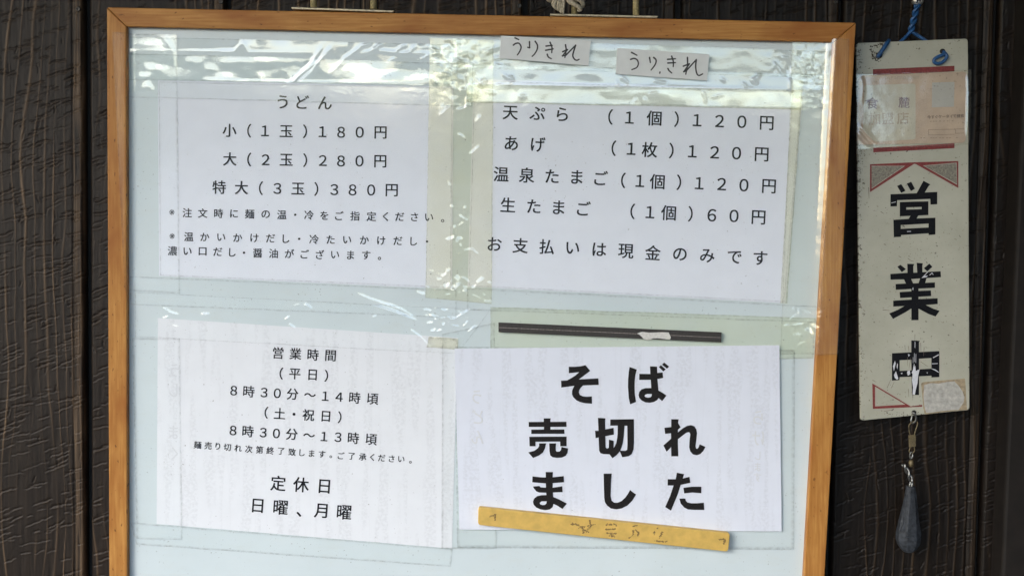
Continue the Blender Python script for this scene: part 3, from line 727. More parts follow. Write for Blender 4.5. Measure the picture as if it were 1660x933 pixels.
 'れ': [[293,720,288,625,144,608,79,607,87,525,283,552,276,453,167,298,54,149,105,80,268,316,267,277,264,21,261,-38,348,-38,343,23,339,264,342,382,441,475,544,546,636,574,680,566,707,539,717,492,698,310,679,119,693,49,732,7,790,-7,856,3,918,31,974,76,961,162,910,116,859,89,810,79,781,87,763,110,758,140,776,328,795,514,789,559,773,596,745,624,706,642,656,648,549,620,440,555,348,479,353,537,398,607,369,642,363,640,383,791,289,794]],
 'を': [[882,441,849,516,767,477,585,396,558,445,512,476,452,486,381,477,313,449,362,523,403,604,573,614,735,632,736,706,587,686,431,675,460,791,378,798,370,738,353,673,287,672,118,683,118,608,282,602,326,602,277,514,202,412,95,296,163,246,254,350,305,388,363,413,426,423,467,416,499,396,517,361,448,323,383,280,330,230,294,174,281,108,294,45,331,1,386,-26,457,-41,539,-45,680,-40,813,-27,815,53,675,35,542,29,484,31,434,38,395,54,370,80,361,119,381,181,437,236,519,287,516,131,593,131,590,323,793,409]],
 'ん': [[547,742,459,778,422,701,325,519,186,244,76,-8,162,-38,199,72,248,190,298,266,365,326,443,350,481,342,506,318,516,280,520,90,526,54,542,20,569,-9,609,-29,665,-37,745,-24,812,13,867,70,911,146,947,236,881,290,861,224,830,158,790,101,739,61,678,46,638,53,610,76,597,117,593,302,576,368,535,409,476,423,427,417,376,397,327,361,515,693]],
 'イ': [[86,361,126,283,329,358,507,446,507,76,501,-31,599,-31,593,76,593,498,738,605,863,721,796,783,673,659,523,548,399,479,252,415]],
 'ケ': [[412,773,316,792,301,712,279,647,244,572,199,501,137,422,66,357,145,310,235,407,312,524,568,524,549,386,513,274,464,185,407,117,348,65,310,39,267,19,352,-39,448,34,527,124,589,234,631,366,652,524,821,524,915,521,915,607,821,602,349,602,387,703]],
 'タ': [[536,785,445,814,430,772,413,735,347,628,241,505,92,387,159,335,263,418,352,508,424,600,762,600,732,511,686,415,626,323,415,458,361,403,573,259,470,165,341,82,186,18,258,-44,412,28,538,114,639,210,748,119,807,188,693,276,761,382,814,488,849,587,873,641,807,681,778,673,741,671,470,671,491,707]],
 '・': [[500,486,446,472,408,434,394,380,408,326,446,288,500,274,554,288,592,326,606,380,592,434,554,472]],
 'ー': [[102,433,102,335,241,340,790,340,897,335,897,433,789,428,241,428]],
 '了': [[97,762,97,688,745,688,612,581,464,491,464,18,458,0,436,-5,253,-4,271,-42,283,-80,410,-78,490,-68,522,-52,538,-25,543,17,543,453,670,532,790,625,893,723,834,766,817,762]],
 '今': [[390,533,495,449,580,367,635,420,547,498,441,579], [161,348,161,272,722,272,597,114,461,-48,538,-83,707,127,859,324,801,352,787,348], [495,847,371,701,212,574,35,475,67,443,92,408,242,497,382,605,503,729,627,607,767,498,906,415,933,450,965,482,816,562,669,669,548,786,567,813]],
 '休': [[306,585,306,512,549,512,473,351,377,209,270,101,326,42,423,146,513,277,588,428,588,-80,662,-80,662,452,737,296,826,157,922,48,949,80,979,107,876,214,782,355,707,512,953,512,953,585,662,585,662,826,588,826,588,585], [294,834,220,680,126,542,20,430,66,354,126,416,184,486,184,-78,258,-78,258,594,318,700,368,811]],
 '個': [[552,343,721,343,721,187,552,187], [342,780,342,-79,411,-79,411,-20,855,-20,855,-72,927,-72,927,780], [411,48,411,713,855,713,855,48], [494,399,494,131,781,131,781,399,665,399,665,509,821,509,821,567,665,567,665,681,604,681,604,567,453,567,453,509,604,509,604,399], [238,835,178,686,103,549,17,435,57,358,107,421,154,491,154,-81,226,-81,226,620,270,716,307,815]],
 '円': [[840,698,840,403,535,403,535,698], [90,772,90,-81,166,-81,166,329,840,329,840,20,835,1,815,-5,662,-4,690,-79,802,-77,870,-66,897,-49,912,-21,916,20,916,772], [166,403,166,698,460,698,460,403]],
 '冷': [[49,768,125,653,180,546,251,581,192,686,114,797], [37,4,112,-30,184,135,253,314,187,348,112,162], [527,527,583,464,629,404,690,442,644,499,586,559], [592,841,507,706,389,580,247,475,302,418,419,505,522,607,608,720,696,606,797,503,898,422,955,485,842,564,734,668,646,782,665,817], [357,373,357,303,762,303,677,195,585,100,477,173,426,129,576,22,699,-81,753,-30,645,57,768,192,875,343,822,378,809,373]],
 '分': [[673,822,604,794,689,644,792,504,900,393,961,456,854,556,752,684], [324,820,252,673,157,544,44,442,108,384,187,457,187,388,380,388,361,288,327,194,272,109,187,37,65,-19,91,-50,111,-83,243,-18,336,66,398,163,437,272,459,388,731,388,719,186,702,67,680,14,663,4,637,2,487,8,504,-29,512,-67,670,-69,714,-60,748,-34,777,34,796,179,811,426,812,462,192,462,273,561,345,674,404,798]],
 '切': [[420,752,420,680,581,680,575,509,555,348,512,202,434,78,311,-20,341,-47,366,-79,496,29,579,164,626,322,649,496,656,680,863,680,849,317,830,109,803,23,786,8,764,5,630,11,646,-28,653,-66,732,-69,795,-67,839,-55,873,-22,905,77,925,304,939,710,940,752], [150,67,214,106,441,211,427,277,231,194,231,497,433,541,421,608,231,568,231,801,159,801,159,553,28,525,40,456,159,482,159,207,152,173,134,149,115,135,135,102]],
 '加': [[572,716,572,-65,644,-65,644,9,838,9,838,-57,913,-57,913,716], [644,81,644,643,838,643,838,81], [195,827,194,650,53,650,53,577,192,577,184,430,168,293,138,169,93,61,28,-29,60,-53,86,-81,156,18,205,136,237,271,256,419,265,577,417,577,403,168,379,26,364,13,345,10,237,14,252,-23,259,-61,378,-61,415,-50,444,-22,468,63,481,259,490,612,490,650,267,650,269,827]],
 '口': [[127,735,127,-55,205,-55,205,30,796,30,796,-51,876,-51,876,735], [205,107,205,660,796,660,796,107]],
 '営': [[311,480,698,480,698,364,311,364], [240,538,240,306,771,306,771,538], [170,227,170,-81,242,-81,242,-42,776,-42,776,-80,850,-80,850,227], [242,24,242,161,776,161,776,24], [414,818,457,749,488,682,282,682,309,695,270,760,216,826,152,798,196,741,233,682,92,682,92,484,161,484,161,616,848,616,848,484,921,484,921,682,763,682,860,805,783,832,736,756,680,682,511,682,559,701,526,770,480,842]],
 '土': [[458,837,458,518,116,518,116,445,458,445,458,38,52,38,52,-35,949,-35,949,38,538,38,538,445,885,445,885,518,538,518,538,837]],
 '売': [[91,424,91,232,163,232,163,355,835,355,835,232,910,232,910,424], [575,305,575,39,585,-22,620,-53,690,-61,837,-61,877,-56,906,-41,926,-10,938,38,945,108,909,120,876,138,871,53,857,16,830,7,697,7,667,9,653,19,650,40,650,305], [328,305,315,209,288,131,239,68,161,19,44,-17,68,-47,86,-81,214,-37,302,22,358,98,390,192,406,305], [458,840,458,741,65,741,65,672,458,672,458,571,158,571,158,504,847,504,847,571,536,571,536,672,937,672,937,741,536,741,536,840]],
 '大': [[461,839,459,706,446,553,62,553,62,476,433,476,401,362,350,252,277,149,176,58,43,-16,75,-46,100,-78,231,-2,332,90,409,193,464,304,501,419,554,289,620,172,700,71,793,-13,902,-78,928,-41,958,-8,849,52,755,134,676,233,612,349,563,476,942,476,942,553,526,553,539,705,542,839]],
 '天': [[66,455,66,379,434,379,404,294,355,210,281,128,178,53,42,-15,91,-78,227,-10,332,66,410,148,465,235,501,323,556,212,624,117,706,36,803,-29,915,-77,966,-10,852,35,754,98,671,177,605,271,555,379,937,379,937,455,528,455,533,568,533,687,894,687,894,763,102,763,102,687,454,687,454,568,448,455]],
 '定': [[224,378,207,274,181,180,145,97,97,26,36,-33,97,-83,158,-19,207,57,247,144,309,56,385,-4,475,-41,580,-59,698,-64,932,-64,943,-25,960,12,702,11,617,14,538,23,538,225,836,225,836,295,538,295,538,459,795,459,795,532,211,532,211,459,460,459,460,44,385,85,323,149,276,239,300,370], [426,826,472,727,82,727,82,509,156,509,156,656,841,656,841,509,918,509,918,727,558,727,534,786,500,847]],
 '小': [[464,826,464,24,458,3,436,-3,270,-2,301,-80,419,-78,494,-66,523,-50,540,-21,545,24,545,826], [705,571,787,417,855,259,895,121,976,154,932,291,862,447,777,598], [202,591,167,448,110,302,32,178,103,138,184,268,244,423,286,577]],
 '平': [[174,630,229,509,266,399,337,424,299,532,242,650], [755,655,705,532,646,417,711,396,773,507,834,633], [52,348,52,273,459,273,459,-79,537,-79,537,273,949,273,949,348,537,348,537,698,893,698,893,773,105,773,105,698,459,698,459,348]],
 '店': [[291,289,291,-67,365,-67,365,-27,789,-27,789,-65,865,-65,865,289,587,289,587,424,913,424,913,493,587,493,587,612,511,612,511,289], [365,40,365,219,789,219,789,40], [466,820,519,718,125,718,125,456,120,296,93,123,30,-37,96,-80,142,19,173,130,191,244,200,355,202,456,202,646,944,646,944,718,603,718,576,778,539,837]],
 '払': [[404,-33,497,-9,847,46,878,-56,953,-23,880,184,775,413,707,387,769,250,825,108,493,62,568,288,636,538,690,794,610,808,557,549,497,324,453,186,414,86,379,42], [214,840,214,638,71,638,71,568,214,568,214,352,59,311,81,238,214,277,214,15,209,1,195,-4,91,-3,114,-72,198,-70,250,-59,279,-33,287,15,287,299,420,339,411,408,287,372,287,568,409,568,409,638,287,638,287,840]],
 '承': [[288,202,288,136,469,136,469,25,464,8,446,3,298,5,326,-69,433,-66,500,-55,527,-39,541,-14,545,25,545,136,721,136,721,202,545,202,545,295,676,295,676,360,545,360,545,450,659,450,659,514,545,514,545,572,693,659,818,764,766,801,749,798,201,798,201,729,673,729,576,661,469,606,469,514,352,514,352,450,469,450,469,360,334,360,334,295,469,295,469,202], [69,582,69,513,257,513,206,328,132,176,37,65,68,40,95,10,161,84,220,178,271,292,312,422,341,568,295,585,281,582], [735,613,669,602,696,457,732,323,779,204,839,102,912,22,937,55,967,85,894,159,835,257,789,374,870,454,947,542,887,590,833,518,769,444]],
 '指': [[837,781,692,731,515,687,515,836,441,836,441,552,445,507,459,476,486,456,528,446,588,443,821,443,872,448,908,463,932,493,947,541,956,610,920,621,887,637,878,556,858,520,817,511,592,511,543,514,521,526,515,552,515,625,715,669,894,725], [512,134,838,134,838,29,512,29], [512,195,512,295,838,295,838,195], [441,359,441,-79,512,-79,512,-33,838,-33,838,-75,912,-75,912,359], [184,840,184,638,44,638,44,567,184,567,184,352,31,310,53,237,184,276,184,8,179,-6,165,-11,65,-10,88,-79,170,-77,222,-66,249,-40,257,9,257,298,390,339,381,409,257,373,257,567,376,567,376,638,257,638,257,840]],
 '支': [[459,840,459,687,77,687,77,613,459,613,459,458,123,458,123,385,230,385,208,377,269,275,343,186,431,110,309,59,176,20,36,-8,60,-43,77,-80,227,-46,369,1,501,63,624,3,762,-43,917,-74,939,-38,965,-3,821,22,692,60,576,110,682,197,771,303,839,430,787,461,773,458,537,458,537,613,921,613,921,687,537,687,537,840], [286,385,729,385,669,294,593,216,504,151,417,218,344,296]],
 '文': [[423,823,467,742,497,666,580,693,547,767,501,847], [50,664,50,590,206,590,272,445,352,315,447,200,328,116,192,47,36,-7,83,-78,241,-18,380,56,502,146,623,55,760,-18,915,-73,967,-4,815,46,679,115,560,201,653,313,731,442,796,590,954,590,954,664], [504,253,417,354,343,467,284,590,711,590,655,463,586,351]],
 '日': [[253,352,752,352,752,71,253,71], [253,426,253,697,752,697,752,426], [176,772,176,-69,253,-69,253,-4,752,-4,752,-64,832,-64,832,772]],
 '時': [[445,209,519,120,572,33,636,72,581,158,505,244], [631,841,631,721,421,721,421,654,631,654,631,527,379,527,379,459,763,459,763,346,384,346,384,279,763,279,763,10,758,-5,742,-9,608,-8,633,-79,733,-77,796,-66,820,-51,833,-27,837,9,837,279,954,279,954,346,837,346,837,459,964,459,964,527,705,527,705,654,922,654,922,721,705,721,705,841], [291,416,291,185,146,185,146,416], [291,484,146,484,146,706,291,706], [76,775,76,35,146,35,146,117,362,117,362,775]],
 '曜': [[691,694,782,606,818,646,727,729], [391,694,483,606,519,646,427,729], [497,212,669,212,669,142,497,142], [497,266,497,332,669,332,669,266], [637,461,669,391,519,391,559,465,490,489,418,357,320,237,371,191,429,257,429,-79,497,-79,497,-40,952,-40,952,18,736,18,736,89,905,89,905,142,736,142,736,212,905,212,905,266,736,266,736,332,934,332,934,391,742,391,699,481], [497,89,669,89,669,18,497,18], [359,537,379,479,567,569,567,488,630,488,630,804,373,804,373,749,567,749,567,626], [659,537,678,479,860,566,860,484,926,484,926,804,669,804,669,749,860,749,860,623], [256,414,256,185,136,185,136,414], [256,481,136,481,136,703,256,703], [74,771,74,36,136,36,136,117,318,117,318,771]],
 '月': [[207,787,207,479,204,378,191,272,162,166,110,65,29,-27,60,-52,86,-81,169,13,225,119,259,232,742,232,742,32,735,9,711,2,524,3,543,-36,556,-76,688,-74,769,-61,799,-43,816,-14,821,31,821,787], [283,714,742,714,742,546,283,546], [283,475,742,475,742,305,272,305,281,392]],
 '枚': [[801,576,773,454,733,339,679,235,625,340,585,450,557,562,563,576], [568,841,524,684,461,545,378,433,430,366,472,417,511,475,559,319,633,170,562,96,475,32,370,-21,417,-82,519,-29,605,33,678,106,744,33,823,-31,916,-84,941,-47,969,-14,874,35,793,96,726,168,795,291,846,428,882,576,951,576,951,647,592,647,622,735,646,826], [207,840,207,626,52,626,52,554,197,554,154,406,94,265,27,154,67,86,142,221,207,393,207,-79,280,-79,280,369,399,186,445,247,280,457,280,554,416,554,416,626,280,626,280,840]],
 '検': [[405,447,405,189,607,189,586,140,551,93,500,49,429,8,336,-28,360,-55,378,-85,471,-48,543,-5,598,42,638,92,665,145,734,40,821,-33,928,-85,947,-50,973,-21,868,24,783,89,717,189,916,189,916,447,691,447,691,540,852,540,852,590,939,538,979,603,873,662,773,743,690,838,621,838,557,753,471,673,372,609,372,626,263,626,263,840,193,840,193,626,52,626,52,555,187,555,147,414,92,281,30,175,69,110,135,232,193,387,193,-79,263,-79,263,393,343,248,385,307,263,479,263,555,372,555,372,562,386,535,470,587,470,540,622,540,622,447], [659,772,736,685,833,604,494,604,588,686], [472,387,622,387,622,302,620,250,472,250], [691,387,847,387,847,250,689,250,691,300]],
 '業': [[279,591,307,540,327,490,108,490,108,428,461,428,461,355,158,355,158,297,461,297,461,223,64,223,64,159,393,159,288,93,165,39,37,0,86,-63,220,-16,350,52,461,133,461,-80,536,-80,536,138,647,52,778,-17,914,-66,964,0,834,38,710,92,604,159,940,159,940,223,536,223,536,297,851,297,851,355,536,355,536,428,900,428,900,490,672,490,734,597,730,598,936,598,936,662,780,662,868,807,791,828,756,750,714,675,752,662,631,662,631,841,559,841,559,662,440,662,440,841,369,841,369,662,246,662,298,682,263,754,212,830,148,808,194,734,228,662,67,662,67,598,317,598], [650,598,599,493,609,490,374,490,404,496,384,546,354,598]],
 '次': [[57,717,164,649,250,578,298,639,210,707,102,771], [42,73,111,21,211,171,308,329,250,379,143,213], [454,840,414,683,359,541,289,426,361,384,418,481,468,596,837,596,802,492,763,403,827,371,883,497,932,644,877,674,862,670,493,670,534,825], [569,547,569,485,564,391,542,287,488,177,392,71,240,-26,271,-53,297,-84,402,-21,485,46,546,118,590,191,620,265,658,174,705,94,762,26,830,-30,911,-73,933,-38,961,-7,866,41,788,109,727,195,680,296,647,411,649,484,649,547]],
 '油': [[93,773,199,717,286,658,331,721,241,776,136,828], [42,499,145,445,230,388,272,451,185,504,83,554], [76,-16,141,-65,221,74,297,220,240,268,156,114], [603,54,438,54,438,274,603,274], [676,54,676,274,848,274,848,54], [367,631,367,-77,438,-77,438,-18,848,-18,848,-71,921,-71,921,631,676,631,676,838,603,838,603,631], [603,347,438,347,438,558,603,558], [676,347,676,558,848,558,848,347]],
 '泉': [[237,540,762,540,762,444,237,444], [237,692,762,692,762,597,237,597], [72,312,72,246,306,246,236,145,142,66,34,11,78,-51,160,-8,237,48,304,117,360,200,402,296,355,316,342,312], [457,845,415,752,163,752,163,383,461,383,461,7,457,-7,440,-12,306,-10,331,-80,429,-79,494,-69,519,-54,532,-31,536,6,536,241,638,116,766,19,918,-47,940,-12,967,19,858,56,761,109,676,176,789,247,898,327,834,374,740,296,633,220,579,293,536,371,536,383,839,383,839,752,498,752,545,830]],
 '注': [[94,774,198,719,284,662,327,724,239,777,136,828], [42,497,143,443,227,388,269,451,183,504,83,553], [71,-18,134,-69,228,89,316,255,262,305,165,130], [548,819,597,733,631,653,704,682,668,760,616,844], [334,649,334,578,597,578,597,352,372,352,372,281,597,281,597,23,302,23,302,-49,962,-49,962,23,675,23,675,281,902,281,902,352,675,352,675,578,938,578,938,649]],
 '温': [[445,575,787,575,787,477,445,477], [445,732,787,732,787,635,445,635], [375,796,375,413,860,413,860,796], [98,774,198,722,280,666,322,727,239,781,138,828], [38,502,140,449,223,393,264,454,180,508,78,556], [64,-16,128,-63,216,94,300,261,244,306,153,132], [256,16,256,-51,962,-51,962,16,894,16,894,328,341,328,341,16], [410,16,410,262,507,262,507,16], [566,16,566,262,664,262,664,16], [724,16,724,262,823,262,823,16]],
 '濃': [[439,327,439,277,892,277,892,327], [89,772,178,719,251,662,289,724,214,778,125,827], [36,501,125,451,198,397,234,460,160,511,71,558], [62,-10,116,-63,198,93,277,258,230,309,145,136], [462,-85,512,-64,685,-16,674,41,534,7,534,167,625,167,697,58,799,-25,928,-79,947,-49,971,-21,879,8,800,51,871,85,939,126,897,165,758,84,722,123,692,167,961,167,961,225,394,225,397,301,397,377,948,377,948,436,330,436,330,302,324,191,296,71,232,-41,289,-79,338,-3,369,81,388,167,469,167,469,48,456,2,431,-20], [413,609,512,609,512,536,413,536], [573,609,680,609,680,536,573,536], [413,728,512,728,512,656,413,656], [573,728,680,728,680,656,573,656], [348,778,348,485,919,485,919,778,742,778,742,841,680,841,680,778,573,778,573,841,512,841,512,778], [742,609,851,609,851,536,742,536], [742,728,851,728,851,656,742,656]],
 '特': [[457,212,529,129,580,48,640,87,586,166,513,246], [642,841,642,732,447,732,447,662,642,662,642,536,389,536,389,465,764,465,764,346,405,346,405,275,764,275,764,13,760,-1,744,-5,613,-5,636,-80,732,-78,795,-67,820,-51,832,-26,836,13,836,275,952,275,952,346,836,346,836,465,958,465,958,536,713,536,713,662,912,662,912,732,713,732,713,841], [97,763,76,578,39,424,97,392,118,470,136,562,212,562,212,317,47,270,63,194,212,242,212,-80,284,-80,284,265,387,299,381,369,284,339,284,562,379,562,379,634,284,634,284,839,212,839,212,634,147,634,160,752]],
 '玉': [[625,264,725,166,809,75,866,125,780,212,679,306], [144,427,144,354,454,354,454,33,52,33,52,-40,949,-40,949,33,534,33,534,354,862,354,862,427,534,427,534,701,900,701,900,775,101,775,101,701,454,701,454,427]],
 '現': [[510,572,837,572,837,471,510,471], [510,411,837,411,837,309,510,309], [510,733,837,733,837,632,510,632], [31,149,50,77,409,183,399,250,261,211,261,436,384,436,384,505,261,505,261,719,393,719,393,789,49,789,49,719,188,719,188,505,61,505,61,436,188,436,188,191], [440,796,440,245,529,245,515,171,489,107,446,53,381,9,290,-25,314,-54,333,-86,435,-44,507,10,556,77,586,155,603,245,702,245,702,21,709,-36,736,-65,791,-73,889,-73,936,-60,963,-13,975,82,941,94,910,110,906,34,898,0,881,-8,802,-8,779,-3,774,21,774,245,910,245,910,796]],
 '生': [[239,824,192,684,130,557,54,453,121,408,176,484,226,573,463,573,463,352,165,352,165,280,463,280,463,25,55,25,55,-48,949,-48,949,25,541,25,541,280,865,280,865,352,541,352,541,573,901,573,901,646,541,646,541,840,463,840,463,646,259,646,290,725,315,807]],
 '盟': [[516,810,516,602,514,546,505,488,486,431,454,377,403,327,432,304,455,278,509,332,546,392,569,457,821,457,821,372,817,358,802,354,689,355,716,290,801,292,858,303,887,327,895,371,895,810], [586,748,821,748,821,660,586,660], [586,604,821,604,821,513,580,513,586,601], [168,567,350,567,350,459,168,459], [168,626,168,733,350,733,350,626], [99,794,99,344,168,344,168,399,419,399,419,794], [159,259,159,15,42,15,42,-52,955,-52,955,15,844,15,844,259], [229,15,229,198,362,198,362,15], [432,15,432,198,566,198,566,15], [636,15,636,198,771,198,771,15]],
 '祝': [[498,705,832,705,832,449,498,449], [154,801,207,735,246,670,305,711,265,772,210,836], [426,773,426,381,531,381,522,269,502,173,465,93,407,27,319,-24,345,-52,366,-83,462,-23,528,52,570,145,593,254,605,381,703,381,703,24,710,-35,736,-65,791,-74,880,-74,929,-59,956,-4,967,104,934,116,903,134,899,41,891,-1,873,-12,802,-12,780,-5,775,24,775,381,906,381,906,773], [53,668,53,599,301,599,228,477,136,369,35,285,54,251,69,211,134,265,199,330,199,-79,271,-79,271,351,373,225,421,287,279,430,343,533,393,643,353,671,339,668]],
 '第': [[168,401,131,180,398,180,302,98,189,28,70,-22,97,-50,119,-81,240,-22,357,57,457,151,457,-80,531,-80,531,180,821,180,805,79,786,36,772,30,750,28,636,33,650,-1,657,-36,783,-37,819,-30,847,-12,878,58,900,214,902,244,531,244,531,337,868,337,868,558,131,558,131,494,457,494,457,401], [231,337,457,337,457,244,217,244], [531,494,795,494,795,401,531,401], [212,845,169,752,113,667,46,598,109,561,165,622,216,696,271,696,301,633,321,575,387,599,346,696,507,696,507,754,249,754,281,828], [598,845,565,755,520,674,464,607,530,568,575,626,617,696,685,696,731,633,763,574,828,602,803,647,767,696,947,696,947,754,644,754,670,828]],
 '索': [[633,104,767,23,877,-58,938,-14,824,65,690,141], [290,136,185,56,61,-11,119,-61,244,16,358,109], [194,319,245,328,421,341,237,260,160,232,102,219,122,153,201,165,479,185,479,10,475,-3,458,-6,327,-6,344,-40,355,-75,448,-73,510,-63,536,-49,548,-26,552,8,552,189,797,204,864,126,922,166,831,263,718,362,665,328,746,255,309,232,520,322,727,434,673,480,532,398,309,385,412,441,510,505,480,528,862,528,862,405,936,405,936,593,539,593,539,686,923,686,923,752,539,752,539,841,461,841,461,752,76,752,76,686,461,686,461,593,66,593,66,405,137,405,137,528,434,528,324,454,246,411,207,393,174,385]],
 '終': [[567,264,678,209,770,148,816,200,724,258,613,312], [458,74,669,0,847,-85,891,-26,713,56,503,128], [190,189,216,-30,274,-18,264,87,247,199], [84,197,65,73,36,-35,95,-57,124,55,146,186], [292,206,325,110,348,21,404,40,379,128,345,223], [577,669,800,669,748,586,682,511,621,583,571,660], [587,840,541,743,473,643,383,550,435,503,486,552,530,604,578,532,633,465,520,384,397,324,423,297,444,265,567,330,682,415,795,325,917,258,940,291,967,319,844,379,732,463,797,537,853,620,898,712,852,739,839,736,616,736,661,829], [66,240,123,256,321,289,334,231,395,250,369,349,331,459,273,444,306,346,155,325,275,479,383,651,318,689,242,553,135,544,218,672,292,814,223,843,150,687,91,590,62,552,36,534,59,466,96,475,201,490,116,376,75,331,42,310]],
 '致': [[76,441,147,455,405,480,427,433,488,466,436,559,369,660,312,632,371,540,157,523,215,610,268,707,498,707,498,776,51,776,51,707,184,707,135,612,98,554,75,525,52,511], [38,50,50,-26,509,56,506,127,313,94,313,244,487,244,487,313,313,313,313,427,239,427,239,313,66,313,66,244,239,244,239,82], [621,584,807,584,772,402,717,250,656,398,614,564], [611,841,572,673,516,521,443,396,499,339,569,457,614,308,674,176,612,101,535,38,443,-14,487,-81,576,-28,652,35,716,107,773,34,840,-27,917,-76,940,-43,969,-13,889,35,820,98,761,175,815,292,856,428,885,584,955,584,955,654,644,654,686,828]],
 '醤': [[62,769,110,696,144,628,202,660,167,727,116,797], [387,710,426,655,453,601,506,629,478,681,438,734], [550,731,582,674,601,619,657,643,637,696,604,752], [838,839,620,810,356,793,373,745,647,761,890,794], [121,256,121,-79,192,-79,192,-53,810,-53,810,-77,884,-77,884,256,604,256,604,307,930,307,930,359,69,359,69,307,375,307,375,256], [192,-8,192,35,810,35,810,-8], [192,79,192,210,371,210,349,178,299,150,207,128,244,83,353,118,411,161,433,210,543,210,543,181,551,140,580,121,640,116,793,116,810,116,810,79], [435,307,543,307,543,256,435,256], [604,210,810,210,810,160,784,157,646,157,612,162,604,181], [803,758,759,692,706,629,751,608,751,595,348,595,348,542,468,542,422,507,491,455,544,403,594,443,539,494,471,542,751,542,751,447,747,435,733,431,621,432,643,380,730,381,784,388,811,407,818,445,818,542,938,542,938,595,818,595,818,645,793,645,866,731], [44,501,75,439,238,519,238,379,309,379,309,839,238,839,238,581]],
 '金': [[198,218,253,123,291,34,356,62,317,150,260,242], [733,243,684,148,628,57,685,33,744,118,804,215], [499,849,432,764,347,687,249,621,142,565,30,522,59,489,82,453,163,486,241,526,241,470,458,470,458,334,113,334,113,265,458,265,458,18,68,18,68,-51,934,-51,934,18,537,18,537,265,888,265,888,334,537,334,537,470,758,470,758,533,839,491,919,457,972,522,815,587,665,677,544,782,569,818], [746,540,266,540,392,627,501,729,615,629]],
 '間': [[615,169,615,72,380,72,380,169], [615,227,380,227,380,319,615,319], [312,378,312,-38,380,-38,380,13,685,13,685,378], [383,600,383,511,165,511,165,600], [383,655,165,655,165,739,383,739], [840,600,840,510,615,510,615,600], [840,655,615,655,615,739,840,739], [878,797,544,797,544,452,840,452,840,20,835,2,817,-4,677,-3,703,-80,807,-78,872,-66,898,-49,912,-21,916,19,916,797], [90,797,90,-81,165,-81,165,454,453,454,453,797]],
 '頃': [[512,421,841,421,841,324,512,324], [512,268,841,268,841,169,512,169], [512,573,841,573,841,477,512,477], [547,94,441,28,308,-26,356,-79,493,-21,612,52], [713,49,823,-16,913,-81,973,-35,879,29,770,90], [441,631,441,111,915,111,915,631,681,631,713,728,947,728,947,793,391,793,391,728,628,728,605,631], [123,808,123,206,115,173,96,151,76,138,113,71,113,70,177,108,408,211,398,275,196,193,196,500,400,500,400,565,196,565,196,808]],
 '食': [[708,365,708,276,290,276,290,365], [708,423,290,423,290,506,708,506], [438,153,651,38,826,-78,880,-26,800,29,699,89,788,145,873,206,817,249,783,221,783,542,854,511,925,486,947,521,975,552,813,609,663,690,545,789,563,814,496,847,430,766,347,693,251,629,147,576,38,534,86,473,216,529,216,49,205,6,182,-14,211,-78,282,-56,535,-2,535,63,290,18,290,214,774,214,638,123,487,198], [428,649,478,568,287,568,403,648,503,740,608,648,732,568,555,568,528,618,494,668]],
 '麓': [[241,840,241,773,57,773,57,718,208,718,126,652,36,603,79,554,162,607,241,673,241,555,309,555,309,673,420,588,461,634,326,718,478,718,478,773,309,773,309,840], [354,472,354,401,187,401,187,472], [421,472,587,472,587,401,421,401], [242,-73,308,-58,554,-27,550,26,325,2,325,96,542,96,542,149,325,149,325,220,585,220,585,17,594,-35,629,-61,698,-68,864,-68,919,-58,948,-20,961,55,930,64,902,78,896,20,883,-7,856,-13,704,-13,671,-11,656,-2,653,17,653,84,794,111,921,149,877,196,776,163,653,135,653,220,897,220,897,401,654,401,654,472,933,472,933,530,564,530,533,586,606,629,672,680,672,558,741,558,741,679,831,612,922,559,965,607,868,655,776,718,948,718,948,773,741,773,741,840,672,840,672,773,502,773,502,718,633,718,552,661,463,620,499,585,460,575,484,530,118,530,118,338,113,216,89,86,32,-36,88,-82,136,11,166,115,182,220,260,220,260,41,253,12,236,-4,218,-12], [354,348,354,273,185,273,187,338,187,348], [421,348,587,348,587,273,421,273], [654,348,829,348,829,273,654,273]],
 '麺': [[674,336,750,336,750,213,674,213], [674,394,674,511,750,511,750,394], [674,155,750,155,750,33,674,33], [620,33,544,33,544,511,620,511], [802,33,802,511,876,511,876,33], [485,578,485,-79,544,-79,544,-33,876,-33,876,-77,936,-77,936,578,733,578,762,717,956,717,956,784,466,784,466,717,690,717,663,578], [142,191,241,116,180,59,110,12,35,-24,79,-81,192,-18,291,70,332,25,364,-18,411,32,377,75,331,122,391,226,434,350,391,370,379,367,230,367,262,442,450,442,450,503,291,503,291,576,425,576,425,634,291,634,291,701,439,701,439,760,291,760,291,840,224,840,224,760,65,760,65,701,224,701,224,634,77,634,77,576,224,576,224,503,52,503,52,442,190,442,146,349,90,267,25,199,72,147,139,220,198,308,351,308,321,233,281,166,185,235]],
 '（': [[695,380,704,267,730,163,772,68,827,-18,894,-96,954,-65,890,10,839,92,800,181,776,277,768,380,776,483,800,579,839,668,890,750,954,825,894,856,827,778,772,692,730,597,704,493]],
 '）': [[305,380,296,493,270,597,228,692,173,778,106,856,46,825,110,750,161,668,200,579,224,483,232,380,224,277,200,181,161,92,110,10,46,-65,106,-96,173,-18,228,68,270,163,296,267]],
 '～': [[472,352,541,293,614,257,697,245,798,265,886,324,958,420,887,458,837,389,773,343,698,326,634,336,580,364,528,408,459,467,386,503,303,515,202,495,114,436,42,340,113,302,163,371,227,417,302,434,367,424,420,396]],
}

# ------------------------------------------------------------------ lettering
def decode(flat):
    return [[(c[i] / 1000.0, c[i + 1] / 1000.0) for i in range(0, len(c), 2)] for c in flat]

